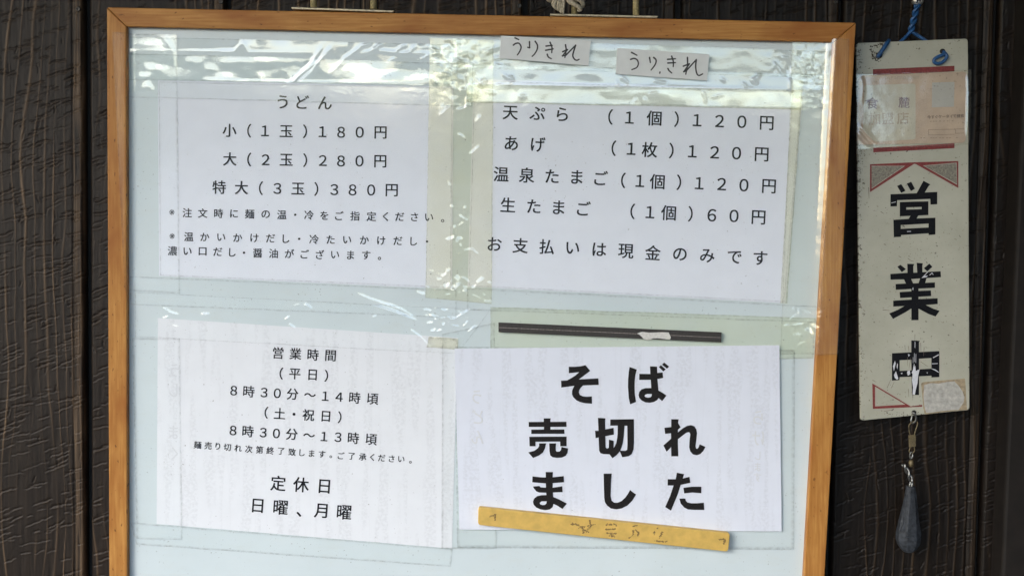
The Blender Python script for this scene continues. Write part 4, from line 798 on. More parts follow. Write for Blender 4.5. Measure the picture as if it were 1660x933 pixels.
def fill(contours, grow=0.0):
    """triangulate closed outlines (holes by even-odd) -> verts, tris"""
    cu = bpy.data.curves.new('outline', 'CURVE')
    cu.dimensions = '2D'; cu.fill_mode = 'BOTH'; cu.offset = grow
    for c in contours:
        sp = cu.splines.new('POLY')
        sp.points.add(len(c) - 1)
        for q, (x, y) in zip(sp.points, c): q.co = (x, y, 0, 1)
        sp.use_cyclic_u = True
    o = bpy.data.objects.new('outline', cu)
    me = o.to_mesh()
    vs = [(v.co.x, v.co.y) for v in me.vertices]
    fs = [tuple(p.vertices) for p in me.polygons]
    o.to_mesh_clear()
    bpy.data.objects.remove(o); bpy.data.curves.remove(cu)
    return vs, fs

_G = {}
def glyph(ch):
    if ch not in _G:
        vs, fs = fill(decode(GLYPHS[ch]))
        xs, ys = [v[0] for v in vs], [v[1] for v in vs]
        cx, cy = (min(xs) + max(xs)) / 2, (min(ys) + max(ys)) / 2
        _G[ch] = ([(x - cx, y - cy) for x, y in vs], fs)
    return _G[ch]

def row(acc, text, pos, em, sx=1.0):
    """each character centred on its surveyed photo point, turned with the slope of its row"""
    xs = np.array([p[0] for p in pos]); ys = np.array([p[1] for p in pos])
    a = math.atan(np.polyfit(xs, ys, 1)[0]) if len(pos) > 2 else 0.02
    for ch, (x, y) in zip(text, pos):
        vs, fs = glyph(ch)
        for k_, (su, sv) in enumerate(((0, 0),) if ch == '※' else ((-0.014, 0.008), (0.014, -0.008), (0.012, 0.010), (-0.012, -0.010))):   # toner spread
            n0 = len(acc[0])
            for u, v in vs:
                X, Y = (u + su) * em * sx, -(v + sv) * em
                acc[0].append((x + X * math.cos(a) - Y * math.sin(a), y + X * math.sin(a) + Y * math.cos(a), 0.03 * k_))
            acc[1].extend([tuple(i + n0 for i in f) for f in fs])

def polys(acc, groups, ox=0, oy=0, s=1.0):
    for contours in groups:
        vs, fs = fill([[(ox + x / s, oy + y / s) for x, y in c] for c in contours])
        n0 = len(acc[0])
        acc[0].extend(vs)
        acc[1].extend([tuple(i + n0 for i in f) for f in fs])

def brush(acc, strokes, ox, oy, s, w, w1=None):
    """hand-drawn strokes as ribbons with rounded ends"""
    for st in strokes:
        P = [Vector((ox + x / s, oy + y / s, 0)) for x, y in st]
        P = smooth_path(P, 4) if len(P) > 2 else P
        n = len(P)
        n0 = len(acc[0])
        for i, p in enumerate(P):
            t = (P[min(i + 1, n - 1)] - P[max(i - 1, 0)]).normalized()
            q = Vector((-t.y, t.x, 0))
            ww = w if w1 is None else w + (w1 - w) * i / (n - 1)
            acc[0].append(tuple((p + q * ww / 2).xy)); acc[0].append(tuple((p - q * ww / 2).xy))
        for i in range(n - 1):
            acc[1].append((n0 + 2 * i, n0 + 2 * i + 1, n0 + 2 * i + 3, n0 + 2 * i + 2))
        for e, sg in ((0, -1), (n - 1, 1)):
            t = (P[min(e + 1, n - 1)] - P[max(e - 1, 0)]).normalized() * sg
            q = Vector((-t.y, t.x, 0)); ww = w if (w1 is None or e == 0) else w1
            m0 = len(acc[0])
            for k in range(7):
                a = -math.pi / 2 + math.pi * k / 6
                acc[0].append(tuple((P[e] + (t * math.cos(a) + q * math.sin(a)) * ww / 2).xy))
            acc[1].append(tuple(range(m0, m0 + 7)))

def smudge(acc, strokes, ox, oy, s, r, seed, dens=1.0, spread=1.2):
    """flaked remains of a stroke: small uneven blots scattered along it"""
    rs = random.Random(seed)
    for st in strokes:
        P = [Vector((ox + x / s, oy + y / s, 0)) for x, y in st]
        for p, q in zip(P[:-1], P[1:]):
            L = (q - p).length
            for k_ in range(max(1, int(L * dens))):
                c = p.lerp(q, rs.random()); cx, cy = c.x + rs.gauss(0, spread), c.y + rs.gauss(0, spread * .7)
                rr = rs.uniform(*r); n0 = len(acc[0]); m = 7; ph = rs.uniform(0, 6)
                el = rs.uniform(.6, 1.6)
                z = rs.uniform(0, 0.08)
                for i in range(m):
                    w_ = rr * rs.uniform(.6, 1.25)
                    acc[0].append((cx + w_ * el * math.cos(ph + 2 * math.pi * i / m), cy + w_ * math.sin(ph + 2 * math.pi * i / m), z))
                acc[1].append(tuple(range(n0, n0 + m)))

def ink(name, acc, mm, mat, parent, mapper=B, normal=BN, fan=0.0):
    """printed layer: flat sheet of ink lying just above its paper (fan lifts crossing strokes apart)"""
    vs = []
    for q_ in acc[0]: vs.append(mapper(q_[0], q_[1], mm + (q_[2] if len(q_) > 2 else 0.0)))
    if fan:
        # separate the ribbons that cross by a hair
        used = {}
        for k, f in enumerate(acc[1]):
            for i in f: used.setdefault(i, k)
        for i in range(len(vs)): vs[i] = vs[i] + normal * (0.001 * fan * (used.get(i, 0) % 40) / 40.0)
    o = mk(name, vs, acc[1], mat, parent)
    c = sum((p.normal for p in o.data.polygons), Vector())
    if c.dot(normal) < 0: o.data.flip_normals()
    return o
def new(): return ([], [])
def trow(parent, text, pos, em):
    acc = new(); row(acc, text, pos, em)
    ink('lettering', acc, 0.55, M_ink, parent)


# ------------------------------------------------------------------ sheets (paper, tape) as gently uneven films
def sheet(name, quad, mm, mat, hf=None, parent=None, step=6.0, mapper=B, label=None, cat=None, group=None, wav=0.1, seed=0, edge=None, dull=None):
    q = np.array(quad, float)
    wd = max(np.linalg.norm(q[1] - q[0]), np.linalg.norm(q[2] - q[3]))
    ht = max(np.linalg.norm(q[3] - q[0]), np.linalg.norm(q[2] - q[1]))
    nx, ny = max(2, int(wd / step) + 1), max(2, int(ht / step) + 1)
    u, v = np.meshgrid(np.linspace(0, 1, nx), np.linspace(0, 1, ny))
    X = (q[0, 0] * (1 - u) + q[1, 0] * u) * (1 - v) + (q[3, 0] * (1 - u) + q[2, 0] * u) * v
    Y = (q[0, 1] * (1 - u) + q[1, 1] * u) * (1 - v) + (q[3, 1] * (1 - u) + q[2, 1] * u) * v
    if edge:   # slightly uneven cut edges
        k = edge * (np.exp(-(u * wd / 8) ** 2) + np.exp(-((1 - u) * wd / 8) ** 2))
        X = X + k * vnoise(Y / 3.0, X * 0, seed + 3)
        k = edge * (np.exp(-(v * ht / 8) ** 2) + np.exp(-((1 - v) * ht / 8) ** 2))
        Y = Y + k * fbm(X / 40.0, Y * 0, seed + 4)
    H = mm + wav * (fbm(X / 60, Y / 60, seed) + 0.5)
    if hf is not None: H = H + hf(X, Y)
    a, b = (X - 830.0) / F_PX, -(Y - 466.5) / F_PX
    D = np.stack([_r[k] * a + _u[k] * b + _f[k] for k in range(3)], -1)
    if mapper is B: p0, n_ = np.array(_b1), np.array(BN)
    else: p0, n_ = np.array((0, -SIGN_OFF, 0)), np.array(WN)
    C = np.array(CAM)
    s = ((p0 - C) @ n_) / (D @ n_)
    P = C + D * s[..., None] + n_ * (H * 0.001)[..., None]
    idx = np.arange(ny * nx).reshape(ny, nx)
    faces = np.stack([idx[:-1, :-1], idx[1:, :-1], idx[1:, 1:], idx[:-1, 1:]], -1).reshape(-1, 4)
    uv = np.stack([X.ravel() * PXM + seed * 0.137, Y.ravel() * PXM], -1)
    ed = np.zeros((ny, nx)); ed[0, :] = ed[-1, :] = 1; ed[:, 0] = ed[:, -1] = 1
    o = mk(name, P.reshape(-1, 3), faces, mat, parent, smooth=True, uv=uv, col=np.stack([ed.ravel(), (dull(X, Y) if dull else 0 * ed).ravel(), 0 * ed.ravel()], -1))
    if label: tag(o, label, cat, group)
    return o

def crease(pts, h, w):
    """a raised fold along a polyline"""
    P = [np.array(p, float) for p in pts]
    def f(X, Y):
        best = np.zeros_like(X)
        n = len(P) - 1
        for i in range(n):
            d = P[i + 1] - P[i]; L = np.linalg.norm(d); e = d / L
            rx, ry = X - P[i][0], Y - P[i][1]
            s = rx * e[0] + ry * e[1]; t = -rx * e[1] + ry * e[0]
            sc = np.clip(s, 0, L)
            dist2 = t * t + (s - sc) ** 2
            g0 = (i + sc / L) / n
            taper = np.clip(np.minimum(g0, 1 - g0) * 5, 0.12, 1)
            best = np.maximum(best, 0.55 * h * taper * np.exp(-dist2 / (w * w)))
        return best
    return f
def rumple(x, y, r, h, sc, seed):
    def f(X, Y):
        m = np.exp(-(((X - x) / r[0]) ** 2 + ((Y - y) / r[1]) ** 2))
        n = np.abs(fbm(X / sc, Y / sc, seed, 3))
        return 0.55 * h * m * (0.55 - n).clip(0, 1)
    return f
def scatter(n, x0, x1, y0, y1, seed, h=(0.7, 1.7), L=(8, 30), w=(1.4, 2.6)):
    rs = random.Random(seed)
    fs = []
    for i in range(n):
        x, y = rs.uniform(x0, x1), rs.uniform(y0, y1)
        an, l = rs.uniform(-0.9, 0.9) + (math.pi / 2 if rs.random() < .3 else 0), rs.uniform(*L)
        m = (x + l * .5 * math.cos(an) + rs.uniform(-2, 2), y + l * .5 * math.sin(an) + rs.uniform(-2, 2))
        fs.append(crease([(x, y), m, (x + l * math.cos(an), y + l * math.sin(an))], rs.uniform(*h), rs.uniform(*w)))
    return add(*fs)
def swell(h, sx, sy, seed):
    return lambda X, Y: h * (fbm(X / sx, Y / sy, seed, 2) + 0.6).clip(0, 2)
def add(*fs): return lambda X, Y: sum(f(X, Y) for f in fs)
def lean(k, y0): return lambda X, Y: k * (Y - y0)      # strip standing off a little more towards its lower edge
def over_right(X, Y):   # film climbing over the right rail of the frame
    e = X - IN_R(Y)
    t = np.clip((e + 16) / 16, 0, 1); t = t * t * (3 - 2 * t)
    return (FR + 0.2) * t
def over_left(X, Y):
    e = IN_L(Y) - X
    t = np.clip((e + 12) / 12, 0, 1); t = t * t * (3 - 2 * t)
    return (FR + 0.2) * t

# ------------------------------------------------------------------ the four notices
PG = 'printed paper notices on the board'
p1 = sheet('paper_notice', [(256, 130), (735, 141), (733, 468), (258, 447)], 0.25, M_paper, label='aged white udon price list at the top left of the board', cat='notice', group=PG, seed=1)
p2 = sheet('paper_notice', [(768, 128), (1302, 147), (1273, 491), (758, 464)], 0.25, M_paper, label='side dish price list with five large rows at the top right', cat='notice', group=PG, seed=2)
p3 = sheet('paper_notice', [(256, 515), (742, 547), (733, 888), (254, 848)], 0.25, M_paper_b, label='opening hours and closing days notice with print showing through', cat='notice', group=PG, seed=3)
p4 = sheet('paper_notice', [(737, 564), (1262, 558.5), (1266, 859), (745, 856)], 2.9, M_paper_c, wav=0.45, label='white soba sold out notice in heavy black letters', cat='notice', group=PG, seed=4)

trow(p1, 'うどん', [(458, 165.4), (490.7, 165.8), (526.8, 167)], 25)
trow(p1, '小（1玉）180円', [(372, 211.5), (404, 212), (429.7, 212.3), (464, 212.8), (494.4, 213), (522.9, 213.7), (553, 214.5), (583, 214.5), (616.9, 215)], 23)
trow(p1, '大（2玉）280円', [(372.5, 257.7), (404, 258.6), (430.5, 259), (464, 259), (494.6, 259.7), (523.2, 260.3), (552.8, 261), (582.7, 261), (616.5, 261.6)], 23)
trow(p1, '特大（3玉）380円', [(355.2, 303.5), (391.3, 304.2), (423, 305), (449.5, 305.6), (483, 305.7), (512.7, 306.4), (541.8, 307.4), (571.5, 307.8), (601.6, 308), (635, 308.3)], 23)
trow(p1, '※注文時に麺の温・冷をご指定ください。', [(278.4, 343.9), (303.5, 344.7), (328.6, 345.4), (354.3, 345.9), (379.4, 346.2), (404.6, 346.7), (430.6, 347.2), (456.8, 347.9), (478.5, 348), (500.8, 348.4), (525.7, 349.3), (550, 349.5), (575.4, 350), (602, 350.6), (625, 351), (647.9, 351.3), (671.9, 351.5), (695.6, 352.2), (717.5, 357.8)], 16)
trow(p1, '※温かいかけだし・冷たいかけだし・', [(279, 382.6), (306, 383.5), (332, 384), (358.6, 384.5), (385.3, 385.2), (412.4, 385.7), (438.5, 386.2), (463.6, 386.9), (485, 387), (509, 387.7), (536, 388.2), (562.7, 388.6), (590.6, 389), (618, 390), (645, 390.3), (670.7, 391), (692.2, 391.3)], 16)
trow(p1, '濃い口だし・醤油がございます。', [(279.5, 406.5), (304, 407.2), (328.4, 407.4), (353, 408), (376.7, 409), (395.5, 409.4), (417.5, 410), (443.3, 410.6), (469.2, 410.8), (494, 411.6), (518.6, 412.3), (543.2, 412.8), (568.3, 413.3), (593.7, 413.3), (615, 418.7)], 16)

trow(p2, '天ぷら（1個）120円', [(827.4, 182.9), (871, 184), (911.6, 185.4), (989.7, 189.6), (1020.5, 190.8), (1060.3, 191.7), (1096.7, 193.4), (1130.3, 195), (1166.5, 196.4), (1202.6, 197.6), (1243, 199.6)], 26)
trow(p2, 'あげ（1枚）120円', [(829, 232.3), (872.3, 234.3), (995, 240.3), (1023.4, 241.3), (1053, 242.8), (1088.3, 244.2), (1122.5, 245.4), (1158.6, 247), (1194, 248.4), (1234.8, 250.4)], 26)
trow(p2, '温泉たまご（1個）120円', [(812.5, 282.3), (854, 284), (895, 285.7), (935.3, 287), (974.4, 288.6), (1010.4, 292.4), (1037.5, 293.3), (1065.4, 294.5), (1100.6, 295.6), (1133.7, 297), (1170, 298.4), (1206, 300.2), (1246.6, 302)], 26)
trow(p2, '生たまご（1個）60円', [(823.5, 332), (865.5, 334.4), (905.8, 336.2), (946.5, 337.8), (1025.6, 342.5), (1053.9, 343.9), (1083.7, 345), (1119.3, 346.7), (1154, 348.8), (1189.9, 350), (1229.7, 352.3)], 26)
trow(p2, 'お支払いは現金のみです', [(802, 395.4), (843.5, 397.9), (886.4, 399.8), (928.5, 402), (971.7, 404.3), (1014.6, 406.9), (1058.3, 409.4), (1102.2, 412), (1146.7, 414.5), (1190.7, 416.7), (1232.6, 418.2)], 26)

trow(p3, '営業時間', [(450.9, 571.7), (479, 573), (507.6, 574.7), (535.9, 576)], 20)
trow(p3, '（平日）', [(456, 604.9), (478, 605.7), (506.8, 607.2), (529, 608.6)], 20)
trow(p3, '8時30分～14時頃', [(378.9, 632.6), (403.4, 634), (428, 635.7), (449.5, 636.9), (474.2, 638.2), (502.5, 639.6), (527.4, 641.6), (549.8, 643), (575.2, 644.2), (604.2, 646.2)], 20)
trow(p3, '（土・祝日）', [(431.7, 668.2), (453.4, 669.6), (476.6, 670.8), (500, 672.1), (528.3, 674.3), (550.6, 675.8)], 20)
trow(p3, '8時30分～13時頃', [(377.8, 697.1), (402, 698.5), (426.6, 700.5), (448, 701.9), (473, 703.2), (501, 704.9), (525.5, 706.9), (547.9, 708), (573, 709.5), (602, 711.7)], 20)
trow(p3, '麺売り切れ次第終了致します。ご了承ください。', [(320.2, 720.5), (337.3, 721.7), (353, 722.7), (368.5, 724.4), (386, 725.6), (403.4, 727.3), (420.7, 728.4), (438, 729.8), (455.6, 730.7), (473.5, 732), (489.6, 733.2), (505.2, 734.4), (522, 735.4), (536.2, 739.6), (553, 737.8), (570, 738.8), (587.9, 740), (603.4, 740.5), (618.7, 741.7), (634.8, 742.8), (650.5, 743.6), (665.3, 748.4)], 12.8)
trow(p3, '定休日', [(451, 782.6), (488, 784.9), (525.9, 787.7)], 26)
trow(p3, '日曜、月曜', [(417.8, 819), (455, 821.8), (484.5, 832.8), (520, 827), (558, 829.7)], 26)

k = 12.77
t = new(); polys(t, [[[(345, 178), (480, 178), (590, 168), (690, 145), (790, 262), (555, 440), (958, 418), (965, 552), (640, 565), (590, 615), (560, 660), (552, 710), (575, 760), (640, 790), (720, 798), (822, 790), (826, 942), (686, 933), (577, 907), (500, 870), (440, 810), (412, 745), (415, 670), (440, 610), (460, 572), (190, 608), (185, 465), (310, 460), (400, 410), (480, 360), (560, 290), (345, 312)]]], 895, 580, k)
ink('lettering', t, 3.55, M_ink_bold, p4)
t = new(); polys(t, [[[(390, 182), (540, 235), (512, 350), (497, 480), (495, 620), (500, 750), (525, 905), (402, 955), (375, 830), (357, 600), (360, 440), (375, 280)]],
          [[(812, 168), (960, 175), (965, 305), (1075, 295), (1087, 410), (968, 432), (980, 560), (988, 668), (1070, 715), (1155, 772), (1065, 890), (992, 825), (960, 870), (890, 908), (808, 923), (720, 915), (640, 875), (590, 820), (577, 765), (590, 700), (640, 645), (720, 620), (838, 618), (835, 540), (828, 448), (590, 450), (592, 325), (820, 328)],
           [(700, 780), (715, 755), (760, 740), (850, 742), (848, 780), (825, 808), (770, 818), (720, 805)]],
          [[(1060, 135), (1107, 90), (1210, 175), (1165, 218)]], [[(997, 185), (1040, 145), (1140, 232), (1090, 275)]]], 990, 580, k)
ink('lettering', t, 3.55, M_ink_bold, p4)
t = new(); polys(t, [[[(465, 95), (615, 95), (603, 120), (603, 168), (935, 165), (937, 270), (605, 272), (605, 325), (890, 325), (895, 415), (207, 415), (207, 328), (468, 325), (470, 272), (155, 272), (155, 170), (465, 168)]],
          [[(165, 475), (940, 472), (938, 670), (840, 672), (808, 672), (805, 575), (295, 578), (295, 672), (172, 672)]],
          [[(368, 612), (515, 612), (490, 720), (450, 800), (370, 860), (245, 915), (145, 798), (270, 765), (345, 710), (370, 665)]],
          [[(578, 612), (720, 612), (712, 700), (712, 760), (735, 782), (790, 782), (820, 755), (835, 685), (970, 718), (955, 810), (920, 870), (840, 905), (740, 912), (650, 900), (600, 860), (585, 780)]]], 845, 670, k)
ink('lettering', t, 3.55, M_ink_bold, p4)
t = new(); polys(t, [[[(310, 85), (465, 95), (458, 150), (460, 325), (635, 290), (638, 430), (462, 465), (465, 640), (472, 700), (500, 718), (535, 705), (540, 535), (635, 558), (635, 708), (660, 672), (690, 600), (710, 500), (718, 420), (720, 245), (565, 245), (565, 118), (1055, 112), (1055, 600), (1045, 740), (1010, 830), (950, 875), (815, 900), (762, 776), (700, 850), (612, 920), (548, 838), (430, 835), (360, 815), (335, 760), (325, 490), (262, 505), (250, 350), (322, 352)],
           [(858, 245), (918, 250), (922, 640), (915, 745), (880, 765), (772, 762), (800, 690), (825, 600), (845, 450)]]], 945, 670, k)
ink('lettering', t, 3.55, M_ink_bold, p4)
t = new(); polys(t, [[[(550, 112), (705, 115), (692, 190), (745, 280), (690, 330), (690, 385), (790, 300), (880, 250), (960, 235), (1030, 260), (1070, 320), (1085, 400), (1070, 540), (1055, 670), (1065, 715), (1085, 728), (1115, 700), (1140, 630), (1258, 685), (1215, 770), (1150, 835), (1080, 858), (1000, 840), (945, 780), (922, 690), (930, 560), (945, 430), (935, 392), (905, 380), (860, 395), (690, 525), (688, 600), (697, 880), (552, 880), (548, 690), (455, 785), (388, 655), (548, 515), (545, 405), (425, 415), (410, 290), (550, 275)]]], 1045, 670, k)
ink('lettering', t, 3.55, M_ink_bold, p4)
t = new(); polys(t, [[[(505, 105), (655, 108), (650, 215), (878, 190), (885, 318), (650, 335), (650, 430), (848, 400), (855, 520), (655, 530), (658, 622), (780, 670), (942, 758), (852, 870), (760, 810), (668, 765), (650, 830), (590, 880), (500, 895), (400, 880), (310, 840), (255, 780), (242, 720), (265, 655), (330, 605), (420, 585), (520, 582), (515, 535), (370, 530), (310, 505), (265, 450), (240, 405), (375, 395), (400, 422), (510, 430), (508, 342), (228, 318), (232, 195), (400, 215), (508, 218)],
           [(380, 745), (420, 712), (525, 712), (520, 755), (490, 785), (440, 790), (395, 775)]]], 845, 756, k)
ink('lettering', t, 3.55, M_ink_bold, p4)
t = new(); polys(t, [[[(428, 140), (595, 140), (582, 250), (572, 600), (595, 700), (650, 740), (720, 740), (800, 705), (880, 630), (930, 560), (975, 475), (1040, 530), (1100, 570), (1020, 700), (920, 800), (800, 860), (690, 877), (580, 860), (500, 800), (455, 730), (440, 640)]]], 945, 756, k)
ink('lettering', t, 3.55, M_ink_bold, p4)
t = new(); polys(t, [[[(540, 120), (690, 150), (662, 240), (800, 205), (818, 330), (620, 370), (560, 560), (418, 905), (298, 830), (400, 600), (472, 385), (348, 385), (350, 255), (515, 255)]],
          [[(675, 432), (850, 410), (1045, 410), (1045, 545), (860, 530), (692, 548)]],
          [[(590, 655), (715, 655), (725, 700), (760, 735), (840, 752), (960, 752), (1097, 740), (1108, 890), (900, 888), (770, 880), (690, 840), (620, 760)]]], 1055, 756, k)
ink('lettering', t, 3.55, M_ink_bold, p4)

t = new()
for ch, x, y in (('う', 283, 600), ('し', 281, 632), ('て', 282, 665), ('ま', 281, 700), ('く', 283, 735)):
    if ch in GLYPHS: row(t, ch, [(x, y)], 25, -0.8)
ink('faint_print', t, 0.45, M_ghost, p3)
t = new()
for ch, x, y, s_ in (('う', 773, 643, 26), ('ど', 774, 675, 26), ('ん', 774, 708, 26), ('て', 1229, 640, 27), ('ら', 1229, 676, 27), ('け', 1229, 710, 27), ('し', 1228, 738, 16), ('ま', 1228, 756, 16), ('す', 1228, 773, 16)):
    if ch in GLYPHS: row(t, ch, [(x, y)], s_, -0.85)
ink('faint_print', t, 3.45, M_ghost, p4)

# thin laminating film on the two price lists, lifted in small blisters
def film(parent, quad, blisters, seed):
    sheet('film', quad, 0.78, T_film, add(*[rumple(x, y, (rx, ry), h, 5.5, seed + i) for i, (x, y, rx, ry, h) in enumerate(blisters)]), parent=parent, step=2.2, wav=0.06, seed=seed)
film(p1, [(258, 133), (733, 143), (731, 466), (260, 446)], [(362, 345, 16, 50, 0.30), (400, 365, 28, 28, 0.23), (372, 410, 18, 26, 0.26), (415, 318, 8, 14, 0.23), (560, 150, 30, 10, 0.26), (680, 150, 25, 14, 0.30)], 90)
film(p2, [(769, 130), (1300, 149), (1271, 489), (760, 463)], [(860, 172, 26, 16, 0.33), (1000, 176, 40, 14, 0.26), (1235, 195, 30, 26, 0.33), (1200, 230, 30, 20, 0.20), (1060, 160, 60, 10, 0.26)], 95)

# ------------------------------------------------------------------ tape and film
TG = 'clear tape over the notices'
def tape(quad, mm, mat, label, hf=None, wav=0.12, seed=0, step=4.0, edge=0.8, dull=None):
    return sheet('tape_strip', quad, mm, mat, hf, step=step, label=label, cat='tape', group=TG, wav=wav, seed=seed, edge=edge, dull=dull)

tape([(187, 54), (287, 57), (292, 476), (207, 470)], 0.95, T_clear, 'upright clear tape down the left side of the udon price list, lapping onto the frame',
     add(over_left, crease([(268, 60), (280, 85), (283, 125)], 0.5, 3), crease([(232, 150), (240, 138), (248, 152)], 0.6, 4), swell(0.2, 40, 60, 3)), seed=21, dull=lambda X, Y: np.clip((IN_L(Y) - X) / 4 + 1, 0, 1))
tape([(206, 60), (742, 73), (742, 137), (206, 130)], 1.15, T_top, 'clear tape along the top left under the frame, with a long diagonal wrinkle',
     add(lean(-0.008, 138), crease([(452, 150), (475, 133), (505, 105), (525, 72)], 1.3, 2.6), crease([(470, 150), (505, 118), (540, 74)], 1.6, 3.2), crease([(528, 130), (560, 96), (592, 72)], 1.0, 3.0),
         crease([(206, 84), (380, 84), (395, 70), (402, 86), (520, 87)], 0.45, 3.0), crease([(575, 90), (610, 82), (660, 88), (735, 88)], 0.5, 3.0),
         swell(0.75, 55, 26, 5), rumple(720, 95, (40, 40), 1.8, 12, 8), scatter(12, 560, 735, 66, 132, 69, L=(8, 22))), seed=22, step=2.2)
tape([(206, 87), (768, 104), (765, 173), (206, 158)], 1.45, T_top, 'clear tape crossing the top edge of the udon price list',
     add(lean(-0.009, 175), crease([(452, 151), (490, 122), (520, 96)], 0.9, 3), crease([(290, 131), (480, 134), (690, 138)], 0.5, 2.2), swell(0.6, 60, 30, 9), rumple(730, 140, (35, 40), 1.0, 14, 3)), seed=23, step=2.8)
tape([(735, 63), (1346, 84), (1342, 127), (735, 110)], 1.2, T_clear2, 'clear tape along the top right behind the two handwritten cards',
     add(swell(0.5, 70, 22, 12), rumple(775, 80, (50, 30), 1.3, 14, 15), rumple(1310, 95, (50, 40), 3.4, 14, 16), scatter(18, 1255, 1335, 70, 124, 67), scatter(10, 740, 830, 66, 108, 68), crease([(740, 92), (790, 82), (812, 76)], 0.7, 3),
         crease([(1265, 76), (1290, 92), (1306, 108)], 1.0, 3.5), crease([(1288, 90), (1300, 76), (1330, 72)], 0.8, 3)), seed=24, step=2.6)
tape([(757, 105), (1346, 122), (1343, 176), (757, 165)], 1.5, T_top, 'shiny clear tape across the top of the side dish price list',
     add(lean(0.014, 105), swell(0.55, 65, 30, 18), crease([(762, 138), (1000, 140), (1330, 146)], 0.5, 2.4), crease([(812, 118), (828, 130), (838, 148)], 0.6, 2.2), rumple(1330, 130, (30, 40), 2.4, 12, 2), scatter(18, 770, 1330, 112, 160, 70, L=(8, 24))), seed=25, step=2.2)
tape([(757, 137), (1300, 147), (1300, 178), (757, 166)], 1.85, T_cream2, 'yellowing tape band between the shiny tape and the tempura row', swell(0.3, 30, 30, 19), seed=26)
tape([(697, 62), (800, 66), (797, 492), (690, 482)], 2.05, T_cream, 'wide yellowed tape running down between the two price lists',
     add(crease([(737, 150), (736, 300), (735, 476)], 0.5, 2.2), crease([(757, 120), (755, 250), (750, 470)], 0.8, 2.6), crease([(762, 70), (759, 140), (757, 200)], 0.9, 3),
         crease([(720, 392), (736, 387), (752, 408)], 1.3, 3.5), rumple(745, 100, (30, 60), 2.0, 12, 22), rumple(725, 468, (45, 30), 4.5, 13, 23), scatter(16, 700, 790, 440, 490, 62), scatter(14, 726, 764, 130, 430, 63, L=(10, 40)), scatter(16, 700, 795, 70, 190, 64)), seed=27, step=2.0)
tape([(1284, 130), (1301, 131), (1275, 491), (1264, 491)], 1.95, T_cream, 'narrow yellowed tape down the right edge of the side dish price list', seed=28)
tape([(1284, 62), (1372, 66), (1354, 572), (1264, 573)], 2.3, T_clear2, 'upright clear tape at the upper right, wrapped over the frame',
     add(over_right, crease([(1344, 70), (1342, 130), (1345, 165)], 0.9, 3), crease([(1336, 178), (1341, 200), (1338, 260), (1330, 420)], 1.0, 4), crease([(1356, 400), (1349, 500), (1352, 570)], 0.7, 2.4),
         crease([(1272, 528), (1300, 526), (1312, 519)], 1.2, 2.6), crease([(1268, 580), (1290, 562), (1312, 550)], 1.0, 3), rumple(1318, 110, (30, 50), 1.8, 16, 33), rumple(1305, 545, (30, 30), 3.0, 12, 34), scatter(14, 1268, 1340, 490, 570, 61)), seed=29, step=2.0, dull=lambda X, Y: np.clip((X - IN_R(Y)) / 4 + 1, 0, 1))
tape([(212, 447), (740, 470), (740, 515), (212, 493)], 1.1, T_clear, 'clear tape under the bottom edge of the udon price list',
     add(crease([(570, 473), (600, 486), (650, 502), (700, 532)], 1.3, 3.0), swell(0.25, 60, 30, 41), crease([(672, 474), (684, 478), (694, 480)], 1.2, 4)), seed=30, step=2.8)
tape([(220, 473), (795, 502), (742, 573), (220, 545)], 1.35, T_clear, 'wide clear tape over the top edge of the opening hours notice',
     add(crease([(572, 478), (595, 492), (640, 506), (692, 528)], 1.7, 3.2), crease([(662, 532), (682, 548), (706, 572)], 1.5, 3.6), crease([(262, 497), (276, 507), (294, 512)], 1.1, 3.0),
         crease([(278, 527), (286, 530), (292, 530)], 0.8, 2.8), crease([(695, 506), (712, 522), (722, 530)], 1.4, 3.4), rumple(725, 510, (45, 30), 4.5, 13, 44), scatter(14, 690, 775, 495, 550, 65), scatter(8, 230, 700, 485, 560, 66, L=(10, 26)), swell(0.25, 60, 40, 45)), seed=31, step=2.0)
tape([(757, 466), (1345, 497), (1345, 523), (757, 502)], 1.0, T_clear, 'clear tape under the bottom edge of the side dish price list', swell(0.2, 80, 30, 50), seed=32)
tape([(795, 497), (1322, 515), (1318, 580), (795, 590)], 1.3, T_cream2, 'yellowing tape behind the black magnetic strip', add(crease([(1045, 531), (1180, 527), (1320, 524)], 0.6, 1.8), swell(0.2, 80, 40, 53)), seed=33)
tape([(717, 541), (802, 522), (805, 888), (716, 888)], 1.7, T_pouch, 'greyish tape down the right edge of the opening hours notice', seed=34)
tape([(695, 545), (743, 548), (743, 566), (692, 562)], 1.95, T_cream, 'small yellowed tape scrap above the corner of the sold out notice', seed=35, step=6)
tape([(215, 547), (292, 548), (296, 874), (222, 872)], 0.95, T_clear, 'upright clear tape down the left side of the opening hours notice',
     add(crease([(236, 560), (262, 585), (290, 590)], 0.5, 5), swell(0.25, 50, 70, 57)), seed=36)
tape([(212, 845), (734, 888), (731, 917), (222, 881)], 1.2, T_clear, 'clear tape along the bottom edge of the opening hours notice', swell(0.2, 70, 30, 60), seed=37)
sheet('plastic_pouch', [(738, 561), (1288, 566), (1286, 889), (741, 886)], 2.15, T_pouch, None, label='clear plastic pouch behind the sold out notice', cat='pouch', seed=38, wav=0.15)

